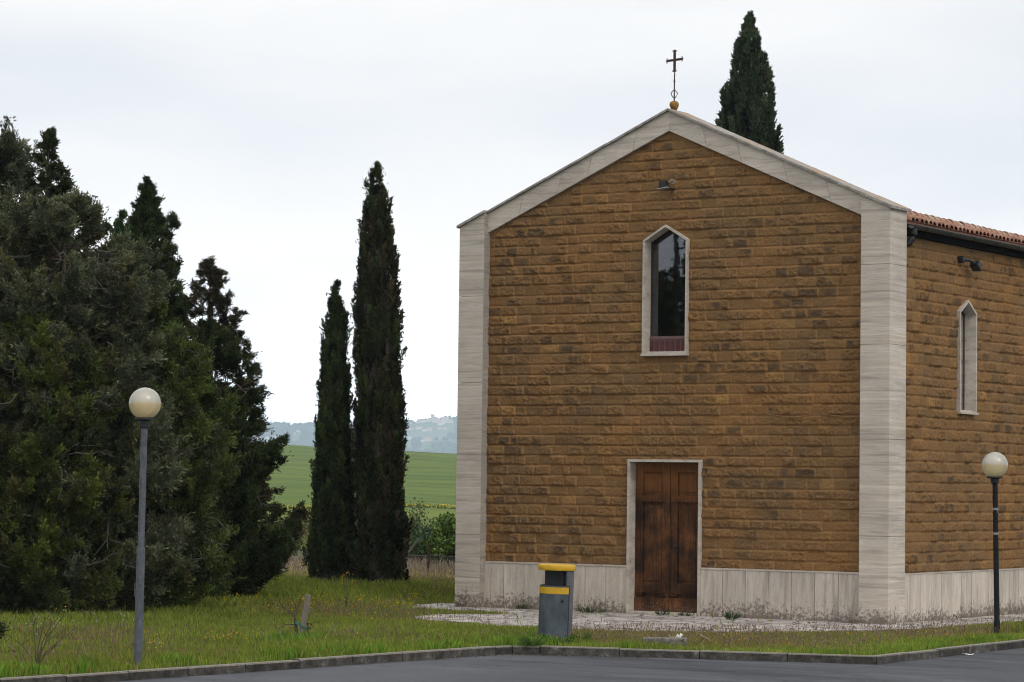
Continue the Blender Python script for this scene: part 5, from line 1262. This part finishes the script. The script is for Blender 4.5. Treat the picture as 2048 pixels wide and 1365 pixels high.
for dx, dz in ((-0.05, .62), (0.08, .60), (0.20, .66), (0.32, .72), (0.16, .45), (0.30, .40), (-0.18, .32), (0.22, .30)):
    e_ = b0 + ex * dx * 1.15 + np.array([0, 0, dz]); m_ = b0 + ex * dx * 0.35 + np.array([0, 0, dz * 0.5]); mb.tube([b0, m_, e_], [0.010, 0.007, 0.003], 5)
    for k in range(4): f = rng.uniform(0.45, 0.95); p = m_ + (e_ - m_) * f; mb.tube([p, p + ex * rng.normal() * 0.10 + np.array([0, rng.normal() * 0.05, 0.12])], [0.004, 0.002], 4)
mb.build('stem', plain('dry_stem', (0.080, 0.075, 0.038), 0.9, 0.1), t)
fy = on_ground(692, 1222); t = thing('yellow_weed', 'tall yellow flowering weed in front of the two column cypresses', 'weed', fy)
b0 = np.array(fy); mb = MB(); tips = []
for dx, dz in ((0, .66), (-.06, .60), (.05, .63), (.09, .52), (-.10, .48)):
    e_ = b0 + ex * dx + np.array([0, 0, dz]); mb.tube([b0, b0 + ex * dx * .3 + np.array([0, 0, dz * .5]), e_], [.006, .005, .003], 4); tips.append(e_)
mb.build('stem', plain('green_stem', (0.06, 0.09, 0.03), 0.9, 0.1), t)
P_ = np.repeat(np.array(tips), 5, 0) + rng.normal(size=(25, 3)) * 0.022; V, F = blades(P_, unit(rng.normal(size=(25, 3))), 0.028, 0.022, rng); tag(npmesh('flowers', V, F, M_GRASS, t, col=np.array([0.72, 0.40, 0.01])), kind='stuff')

# ------------------------------------------------------------------ grass
def in_poly(px, py, poly):
    c = np.zeros(len(px), bool); n = len(poly)
    for i in range(n):
        x1, y1 = poly[i]; x2, y2 = poly[(i + 1) % n]
        if y1 == y2: continue
        c ^= ((y1 > py) != (y2 > py)) & (px < (x2 - x1) * (py - y1) / (y2 - y1) + x1)
    return c
def line_dist(px, py, pts):
    d = np.full(len(px), 1e9)
    for (x1, y1), (x2, y2) in zip(pts[:-1], pts[1:]):
        L2 = (x2 - x1) ** 2 + (y2 - y1) ** 2; t = np.clip(((px - x1) * (x2 - x1) + (py - y1) * (y2 - y1)) / L2, 0, 1)
        d = np.minimum(d, np.hypot(px - x1 - t * (x2 - x1), py - y1 - t * (y2 - y1)))
    return d
def scatter(n, rng, r0=22, r1=72, a0=-54, a1=-19):
    r = np.sqrt(rng.uniform(r0 ** 2, r1 ** 2, n)) ; a = np.radians(rng.uniform(a0, a1, n))
    # a little denser close by
    keep = rng.random(n) < np.clip((38 / r) ** 1.3, 0.35, 1); r, a = r[keep], a[keep]
    x, y = r * np.sin(a), r * np.cos(a)
    ok = in_poly(x, y, KERB_IN + [(-75, 75), (-75, -40)])
    ok &= ~((x > -28.1) & (x < -19.4) & (y > 41.9))
    x, y = x[ok], y[ok]
    wob = (fbm(x * 2.5, y * 2.5, 77, 3) - 0.5) * 0.5
    ip = in_poly(x + wob, y + wob, PAVE); ok = ~ip | (rng.random(len(x)) < 0.004)
    return x[ok], y[ok]
rng = np.random.default_rng(500)
x, y = scatter(1560000, rng)
n = len(x); r = np.hypot(x, y)
dk = line_dist(x, y, KERB_IN)
n1 = fbm(x * 0.35, y * 0.35, 41, 4); n2 = fbm(x * 1.6, y * 1.6, 42, 4); n3 = fbm(x * 5, y * 5, 43, 3)
right = np.clip((x + 22.0) / 1.2, 0, 1) * (y < 41)                         # mown strip in front of and beside the church
tree_line = np.clip((-x - 25.6 - (y - 30) * 0.26) / 1.8, 0, 1) * (y < 46)          # long grass towards the conifers
back = np.clip((y - 42.5) / 3, 0, 1) * (x < -27.5)
dry = np.clip((y - 50.6 - n1 * 1.2) / 1.2, 0, 1) * (x < -27.5)
kerbl = np.clip(1 - dk / 1.0, 0, 1) * np.clip((n2 - 0.46) * 6, 0, 1)
pd = line_dist(x, y, PAVE + PAVE[:1])
h = 0.060 + 0.085 * (n2 - 0.3) + 0.045 * n3
h = h * (1 - 0.50 * right) * np.clip(0.45 + pd * 0.5, 0.45, 1) + 0.12 * tree_line * (0.5 + n2) + 0.03 * back + 0.07 * dry + kerbl * 0.10 * (n3 + 0.3) * (1 - 0.4 * right)
stake_d = np.hypot(x + 23.1, y - 30.7); h += 0.07 * np.exp(-(stake_d / 0.55) ** 2) * (n3 > 0.4)
bin_d = np.hypot(x + 20.92, y - 33.75); h += 0.07 * np.exp(-(bin_d / 0.55) ** 2) * (n3 > 0.35)
h = np.clip(h * rng.uniform(0.55, 1.35, n), 0.03, 0.9)
GRN = np.array([(0.085, 0.104, 0.022), (0.106, 0.122, 0.028), (0.070, 0.092, 0.022), (0.124, 0.134, 0.040)])
DRY = np.array([(0.150, 0.115, 0.062), (0.120, 0.088, 0.050), (0.105, 0.068, 0.044)])
TAN = np.array([(0.235, 0.190, 0.120), (0.210, 0.165, 0.105), (0.30, 0.235, 0.16)])
LUSH = np.array([(0.068, 0.125, 0.018), (0.085, 0.140, 0.026), (0.055, 0.100, 0.018)])
col = GRN[rng.integers(0, 4, n)]
brown = np.clip((n1 - 0.44) * 4, 0, 1) * (1 - tree_line) * (dk > 0.5) + 0.55 * np.clip((dk - 0.9) / 0.6, 0, 1) * right + 0.12
pick = rng.random(n) < np.clip(brown * 0.38, 0, 0.6); col[pick] = DRY[rng.integers(0, 3, pick.sum())]
pick = rng.random(n) < np.clip(kerbl * 0.7 + 0.8 * np.exp(-(stake_d / 0.6) ** 2) + 0.9 * np.exp(-(bin_d / 0.6) ** 2), 0, 0.85); col[pick] = LUSH[rng.integers(0, 3, pick.sum())]
pick = rng.random(n) < np.clip(dry, 0, 1) * 0.85; col[pick] = TAN[rng.integers(0, 3, pick.sum())]
patch = (0.80 + 0.42 * fbm(x * 0.8, y * 0.8, 48, 3))[:, None]
col = col * (1 + 0.18 * rng.normal(size=(n, 1))) * patch; col = np.clip(col * np.array([2.25, 2.35, 1.55]), 0.006, 1)
az = rng.random(n) * 6.283; lean = rng.uniform(0.05, 0.55, n)
wd = 0.0075 * np.clip(r / 32, 0.9, 2.2) * rng.uniform(0.7, 1.5, n)
P0 = np.stack([x, y, np.full(n, -0.012)], 1)
S = np.stack([np.cos(az + 1.57), np.sin(az + 1.57), 0 * az], 1) * wd[:, None]
Dm = np.stack([np.cos(az) * lean * 0.35 * h, np.sin(az) * lean * 0.35 * h, h * 0.6], 1); Dt = np.stack([np.cos(az) * lean * h, np.sin(az) * lean * h, h], 1)
V = np.stack([P0 - S * 0.5, P0 + S * 0.5, P0 + Dm + S * 0.45, P0 + Dt, P0 + Dm - S * 0.45], 1).reshape(-1, 3)
F = np.arange(5 * n).reshape(-1, 5)
tag(npmesh('grass', V, F, M_GRASS, col=np.repeat(col, 5, 0)), 'spring grass covering the lawn, green with brownish patches', 'grass', kind='stuff')

# seed heads on thin stalks
rng = np.random.default_rng(501); x, y = scatter(188000, rng)
n1 = fbm(x * 0.35, y * 0.35, 41, 4); dk = line_dist(x, y, KERB_IN); right = np.clip((x + 22.0) / 1.2, 0, 1) * (y < 41); back = (y > 49.5) & (x < -27)
pr_ = np.clip((n1 - 0.40) * 3.5, 0.06, 1) * (dk > 0.55) + 0.45 * right * (dk > 0.8) + 0.8 * back; ok = rng.random(len(x)) < pr_; x, y, back = x[ok], y[ok], back[ok]; n = len(x)
h = rng.uniform(0.12, 0.24, n) * (1 - 0.35 * ((x > -22) & (y < 41))) + 0.16 * back * rng.uniform(0.6, 1.1, n); az = rng.random(n) * 6.283; ln = rng.uniform(0.02, 0.10, n)
tip = np.stack([x + np.cos(az) * ln, y + np.sin(az) * ln, h], 1); ft = np.stack([x, y, 0 * x], 1); Dd = unit(tip - ft)
V1, F1 = blades(ft, Dd, np.linalg.norm(tip - ft, axis=1), 0.0045, rng); V2, F2 = blades(tip - Dd * 0.03, Dd, rng.uniform(0.03, 0.065, n) * (1 + back), 0.014 * (1 + 0.6 * back), rng)
SEED = [(0.210, 0.145, 0.105), (0.245, 0.185, 0.115), (0.170, 0.110, 0.080)]
cs = colours(n, rng, SEED, (1, 1, 1), 0.2); cs[back] = colours(int(back.sum()), rng, [(0.30, 0.24, 0.175), (0.25, 0.19, 0.15)], (1, 1), 0.2)
tag(npmesh('seed_heads', np.concatenate([V1, V2]), np.concatenate([F1, F2 + len(V1)]), M_GRASS, col=np.concatenate([np.repeat(cs * 0.9, 4, 0), np.repeat(cs, 4, 0)])), 'brown grass seed heads standing above the lawn', 'grass', kind='stuff')

# wild flowers
def flowers(name, label, spots, palette, seed, size):
    rng = np.random.default_rng(seed); P_ = []
    for cx_, cy_, s, k, z0_, z1_ in spots:
        q = rng.normal(size=(k, 2)) * s; P_.append(np.stack([cx_ + q[:, 0], cy_ + q[:, 1], rng.uniform(z0_, z1_, k)], 1))
    P_ = np.concatenate(P_); ok = in_poly(P_[:, 0], P_[:, 1], KERB_IN + [(-75, 75), (-75, -40)]) & ~in_poly(P_[:, 0], P_[:, 1], PAVE); P_ = P_[ok]; n = len(P_)
    k = np.repeat(np.arange(n), 5); Vb, Fb = blades(P_[k] , unit(rng.normal(size=(len(k), 3)) + np.array([0, 0, 0.5])), size * rng.uniform(0.7, 1.3, len(k)), size * 0.8, rng)
    st = np.stack([P_[:, 0], P_[:, 1], 0 * P_[:, 0]], 1); V1, F1 = blades(st, unit(P_ - st), np.linalg.norm(P_ - st, axis=1), 0.005, rng)
    c = np.concatenate([np.repeat(colours(n, rng, palette, [1] * len(palette), 0.12), 20, 0), np.tile(np.array([0.06, 0.09, 0.025]), (4 * n, 1))])
    tag(npmesh(name, np.concatenate([Vb, V1]), np.concatenate([Fb, F1 + len(Vb)]), M_GRASS, col=c), label, 'wild flowers', kind='stuff')
g = lambda px, py: tuple(on_ground(px, py))[:2]
flowers('yellow_flowers', 'small yellow flowers scattered through the lawn', [
    (*g(440, 1300), .16, 16, .14, .26), (*g(470, 1298), .14, 12, .14, .24), (*g(305, 1322), .14, 9, .10, .30), (*g(300, 1305), .12, 6, .22, .34), (*g(640, 1235), .8, 60, .10, .30), (*g(740, 1225), .9, 70, .1, .3),
    (*g(560, 1222), .9, 60, .1, .35), (*g(480, 1232), .9, 40, .1, .4), (*g(400, 1240), .8, 30, .2, .5), (*g(860, 1205), .8, 40, .15, .4), (*g(780, 1255), .7, 18, .08, .2), (*g(880, 1290), .6, 8, .06, .15), (*g(1400, 1275), 1.2, 30, .08, .16), (*g(1600, 1290), 1.0, 25, .06, .14), (*g(1900, 1280), .8, 16, .06, .16),
    (*g(120, 1290), .4, 4, .4, .5), (*g(330, 1225), .6, 10, .4, .7), (*g(700, 1280), 1.0, 10, .06, .16), (*g(540, 1010 + 190), .5, 14, .4, .7)], [(0.70, 0.42, 0.010), (0.78, 0.50, 0.015)], 601, 0.016)
flowers('white_flowers', 'loose white flowers in the long grass under the left conifers', [(*g(40, 1305), .35, 9, .25, .42), (*g(120, 1300), .4, 7, .3, .45), (*g(215, 1280), .35, 8, .25, .4), (*g(255, 1285), .25, 5, .25, .35), (*g(160, 1270), .3, 5, .3, .4), (*g(900, 1250), 1.5, 4, .1, .2)], [(0.42, 0.42, 0.40)], 602, 0.016)

rng = np.random.default_rng(640); P_ = []
for k in range(420):
    s = rng.random() ** 1.5; a_, b_ = Vector(KERB[4]), Vector(KERB[6]); q = a_.lerp(b_, s * 0.75) if rng.random() < 0.7 else Vector(KERB[2]).lerp(Vector(KERB[4]), 1 - s * 0.5)
    nrm = (b_ - a_).normalized(); off = abs(rng.normal()) * 0.10 + 0.02
    P_.append((q.x + nrm.y * off, q.y - nrm.x * off, -0.106))
P_ = np.array(P_); V, F = blades(P_, unit(rng.normal(size=(len(P_), 3)) * np.array([1, 1, 0.15])), rng.uniform(0.015, 0.05, len(P_)), 0.014, rng)
tag(npmesh('leaf_litter', V, F, M_GRASS, col=np.repeat(colours(len(P_), rng, [(0.10, 0.065, 0.035), (0.16, 0.12, 0.07), (0.06, 0.045, 0.03)], (1, 1, 1), 0.25), 4, 0)), 'dry brown leaf litter in the gutter by the litter bin', 'leaves', kind='stuff')

# ------------------------------------------------------------------ far away: strip of yellow flowers, woods, cypresses, hill town, haze
rng = np.random.default_rng(700); n = 16000
a = np.radians(rng.uniform(-46, -25, n)); r = 256 + rng.normal(size=n) * 2.6 + 3 * np.sin(a * 60)
P_ = np.stack([r * np.sin(a), r * np.cos(a), field_z(r, np.degrees(a)) - 0.05], 1); hh = rng.uniform(0.12, 0.36, n)
V1, F1 = blades(P_, unit(rng.normal(size=(n, 3)) * 0.25 + np.array([0, 0, 1])), hh, 0.16, rng); tips = P_ + np.array([0, 0, 1]) * hh[:, None] * 0.85
k = rng.random(n) < 0.34 * (0.4 + 1.3 * vnoise(a * 900, 0 * a, 3)); V2, F2 = blades(tips[k], unit(rng.normal(size=(k.sum(), 3))), 0.16, 0.14, rng)
c = np.concatenate([np.repeat(colours(n, rng, [(0.075, 0.115, 0.030), (0.10, 0.13, 0.04)], (1, 1), 0.2), 4, 0), np.repeat(colours(int(k.sum()), rng, [(0.62, 0.48, 0.03), (0.50, 0.42, 0.05)], (1, 1), 0.15), 4, 0)])
tag(npmesh('yellow_flower_strip', np.concatenate([V1, V2]), np.concatenate([F1, F2 + len(V1)]), M_GRASS, col=c), 'strip of yellow flowers across the green field', 'wild flowers', kind='stuff')

def crowns(P_, R_, H_, rng):
    n = len(P_); rings = [(0.65, 0.12), (1.0, 0.42), (0.72, 0.78)]; k = 6; V = []
    for fr, fz in rings:
        for j in range(k):
            an = 2 * math.pi * j / k + rng.random(n); q = R_ * fr * rng.uniform(0.75, 1.2, n)
            V.append(np.stack([P_[:, 0] + q * np.cos(an * 0 + 2 * math.pi * j / k), P_[:, 1] + q * np.sin(2 * math.pi * j / k), P_[:, 2] + H_ * fz], 1))
    V.append(np.stack([P_[:, 0], P_[:, 1], P_[:, 2] + H_], 1)); V = np.stack(V, 1); m = V.shape[1]
    q4 = [(r_ * k + j, r_ * k + (j + 1) % k, (r_ + 1) * k + (j + 1) % k, (r_ + 1) * k + j) for r_ in range(2) for j in range(k)]; t3 = [(2 * k + j, 2 * k + (j + 1) % k, 3 * k) for j in range(k)]
    off = (np.arange(n) * m)[:, None, None]
    return V.reshape(-1, 3), (np.array(q4)[None] + off).reshape(-1, 4), (np.array(t3)[None] + off).reshape(-1, 3), m
# houses of the hill town: walls and tiled roofs, and the tower
M_W = [plain('town_wall_%s' % k, c, 0.9, 0.1, var=0.06, scale=0.4) for k, c in (('cream', (0.80, 0.70, 0.54)), ('pink', (0.78, 0.52, 0.42)), ('white', (0.85, 0.82, 0.76)), ('stone', (0.58, 0.47, 0.38)))]
CLEAR = [(-34.22, 9000.0, 12.0)]
M_ROOF = plain('town_roof', (0.55, 0.30, 0.21), 0.9, 0.1, var=0.1, scale=0.4); M_SHUT = plain('town_window', (0.08, 0.08, 0.09), 0.6)
def house(label, px, py, w_, h, d, mat, group='houses of the far hill town', sink=0.5):
    w_, h, d, sink = 2 * w_, 2 * h, 2 * d, 2.0
    b = on_hill(px, py); CLEAR.append((math.degrees(math.atan2(b.x, b.y)), math.hypot(b.x, b.y), w_)); t = thing('house', label, 'house', b, group)
    rot = Matrix.Translation(b) @ Matrix.Rotation(math.atan2(-b.x, b.y) + rad((hash(round(px * 7)) % 50) - 25), 4, 'Z')
    mb = MB(); mb.box(-w_ / 2, w_ / 2, -d / 2, d / 2, -sink - 1.5, h); mb.xform(rot).build('wall', M_W[mat], t)
    mb = MB(); e_ = 0.4; mb.prism([(-d / 2 - e_, h - 0.1), (d / 2 + e_, h - 0.1), (0, h + d * 0.22)], -w_ / 2 - e_, w_ / 2 + e_, 'x'); mb.xform(rot).build('roof', M_ROOF, t)
    nw = max(2, int(w_ / 5))
    for k in range(nw):
        mb = MB(); xx = -w_ / 2 + w_ * (k + 0.5) / nw; mb.box(xx - 0.7, xx + 0.7, -d / 2 - 0.08, -d / 2 + 0.05, h * 0.5, h * 0.5 + 2.0); mb.xform(rot).build('window', M_SHUT, t)
tb = on_hill(865, 842); tw = thing('tower', 'square stone tower with a wider battlemented top standing over the far hill town', 'tower', tb)
TM = Matrix.Translation(tb) @ Matrix.Rotation(math.atan2(-tb.x, tb.y) + rad(12), 4, 'Z') @ Matrix.Scale(2.0, 4)
mb = MB(); mb.box(-2.1, 2.1, -2.1, 2.1, -3, 9.0); mb.xform(TM).build('shaft', M_W[3], tw)
mb = MB(); mb.box(-2.7, 2.7, -2.7, 2.7, 8.6, 10.4)
for sx in (-2.3, -0.77, 0.77, 2.3):
    for sy in (-2.5, 2.5): mb.box(sx - 0.4, sx + 0.4, sy - 0.2, sy + 0.2, 10.4, 11.3)
mb.xform(TM).build('battlements', M_W[3], tw)
for L_, px, py, w_, h, d, mt in (
    ('large pale palace block right of the far tower', 890, 845.5, 11, 7, 9, 0), ('round cornered pale house below the palace block', 887, 849, 4, 7, 4, 2), ('tall cream house touching the far tower on its right', 870, 845, 7, 5.5, 7, 0), ('long pinkish house right of and below the tower', 877, 847, 8, 5, 6, 1),
    ('pale house left of the far tower', 857, 843.5, 7, 4, 6, 0), ('low cream house left of the tower group', 848, 844, 8, 3, 6, 2), ('low pinkish house on the ridge left of the tower', 839, 844.5, 7, 3, 6, 1), ('small pinkish house at the left end of the town ridge', 821.5, 845, 4, 3, 5, 1),
    ('small house at the right end of the town ridge', 902, 846, 6, 4, 6, 0), ('cream house in front of the palace block', 880, 851, 6, 4.5, 6, 2),
    ('long pink farmhouse on the slope at left of the town', 820, 861, 9, 2.6, 6, 1), ('long cream farmhouse on the slope below the tower', 838, 859, 10, 3.2, 6, 0), ('pink house on the middle slope under the tower', 859, 861.5, 8, 3.2, 6, 1), ('small white house on the middle slope', 849, 863, 5, 2.6, 5, 2),
    ('low pink house on the right middle slope', 879, 859, 6, 2.4, 5, 1), ('low cream house at far right of the middle slope', 890, 859, 5, 2.4, 5, 0),
    ('white farmhouse on the lower slope at left', 819, 879.5, 5, 4, 5, 2), ('tall pink farmhouse on the lower slope below the tower', 854, 882.5, 4.5, 5, 5, 1), ('pink barn beside the tall lower farmhouse', 859.5, 883, 5, 4, 5, 1), ('low white barn left of the lower pink farmhouse', 846, 884, 6, 2.6, 4, 2),
    ('pink farmhouse on the far slope beside the ragged conifer', 516, 880, 7, 3.2, 6, 1), ('cream farmhouse on the far left slope', 550, 878, 4.5, 3.5, 5, 0), ('tiny pink house among woods on the far left slope', 588.5, 870, 3.6, 3, 4, 1), ('low pale house above the tiny pink one on the left slope', 596, 865, 6, 2.4, 5, 0), ('pale house on the left slope under the cypress row', 534, 878.5, 4, 3, 4, 2)):
    house(L_, px, py, w_, h, d, mt)

rng = np.random.default_rng(710); n = 42000
a = rng.uniform(-45, -28, n); r = rng.uniform(5800, 9120, n); ar = np.radians(a); x, y = r * np.sin(ar), r * np.cos(ar)
den = fbm(x / 340, y / 340, 9, 4) + 0.10 * np.clip((r - 8600) / 400, 0, 1); ok = (den > 0.50) | (rng.random(n) < 0.035)
low = (a > -35.3) & (r < 7000 + 240 * np.sin(a * 9)); ok &= ~(low & (rng.random(n) < 0.96))
for ca, cr_, cw_ in CLEAR: ok &= ~((np.abs(a - ca) < np.degrees((cw_ * 0.5 + 9) / 9000)) & (r > cr_ - 520) & (r < cr_ + 12))
x, y, r, a = x[ok], y[ok], r[ok], a[ok]; n = len(x); P_ = np.stack([x, y, hill_z(r, a) - 0.5], 1)
Rr = rng.uniform(5.0, 12, n); Hh = rng.uniform(9, 19, n); thin = rng.random(n) < 0.10; Rr[thin] = 2.6; Hh[thin] *= 1.35
V, F4_, F3_, m = crowns(P_, Rr, Hh, rng); cw = colours(n, rng, [(0.030, 0.050, 0.022), (0.045, 0.065, 0.028), (0.070, 0.075, 0.040)], (3, 3, 1), 0.25)
tag(npmesh('hill_woods', V, [F4_, F3_], M_LEAF, col=np.repeat(cw, m, 0)), 'hazy woods covering the far hills', 'woods', kind='stuff')

# row of cypresses on the left skyline
GR = 'row of far cypresses on the skyline'; first = None; rng = np.random.default_rng(720)
for i, px in enumerate(np.linspace(539, 579, 17)):
    b = on_hill(px + rng.normal() * 0.5, 853.5); s = rng.uniform(0.75, 1.25)
    if first is None:
        first = thing('cypress_tree', 'tiny far cypress in the row on the hazy skyline left of the column cypresses', 'cypress tree', b, GR)
        V, f4, f3, m = crowns(np.array([b]), np.array([2.7]), np.array([13.2]), rng); npmesh('crown', V, [f4, f3], M_LEAF, first, col=np.array([0.03, 0.045, 0.022]))
        mb = MB(); mb.tube([(b.x, b.y, b.z - 0.6), (b.x, b.y, b.z + 4)], 0.4, 6); mb.build('trunk', M_BARK, first)
    else:
        o = first.copy(); COL.objects.link(o); o.location = b; o.scale = (s * 0.95, s * 0.95, s)
        for ch in list(first.children): c_ = ch.copy(); COL.objects.link(c_); c_.parent = o

# the air between: one box of thin haze
hz = bpy.data.materials.new('haze'); hz.use_nodes = True; t = hz.node_tree; t.nodes.clear()
pv = _node(t, 'ShaderNodeVolumePrincipled'); pv.inputs['Color'].default_value = (0.69, 0.82, 1.0, 1); pv.inputs['Density'].default_value = 0.000135; pv.inputs['Anisotropy'].default_value = 0.3
o_ = _node(t, 'ShaderNodeOutputMaterial'); lk(t, pv.outputs[0], o_.inputs['Volume'])
mb = MB(); mb.box(-13200, 13200, -13200, 13200, -170, 262); tag(mb.build('haze', hz), 'thin blue haze over the far hills', 'haze', kind='stuff')
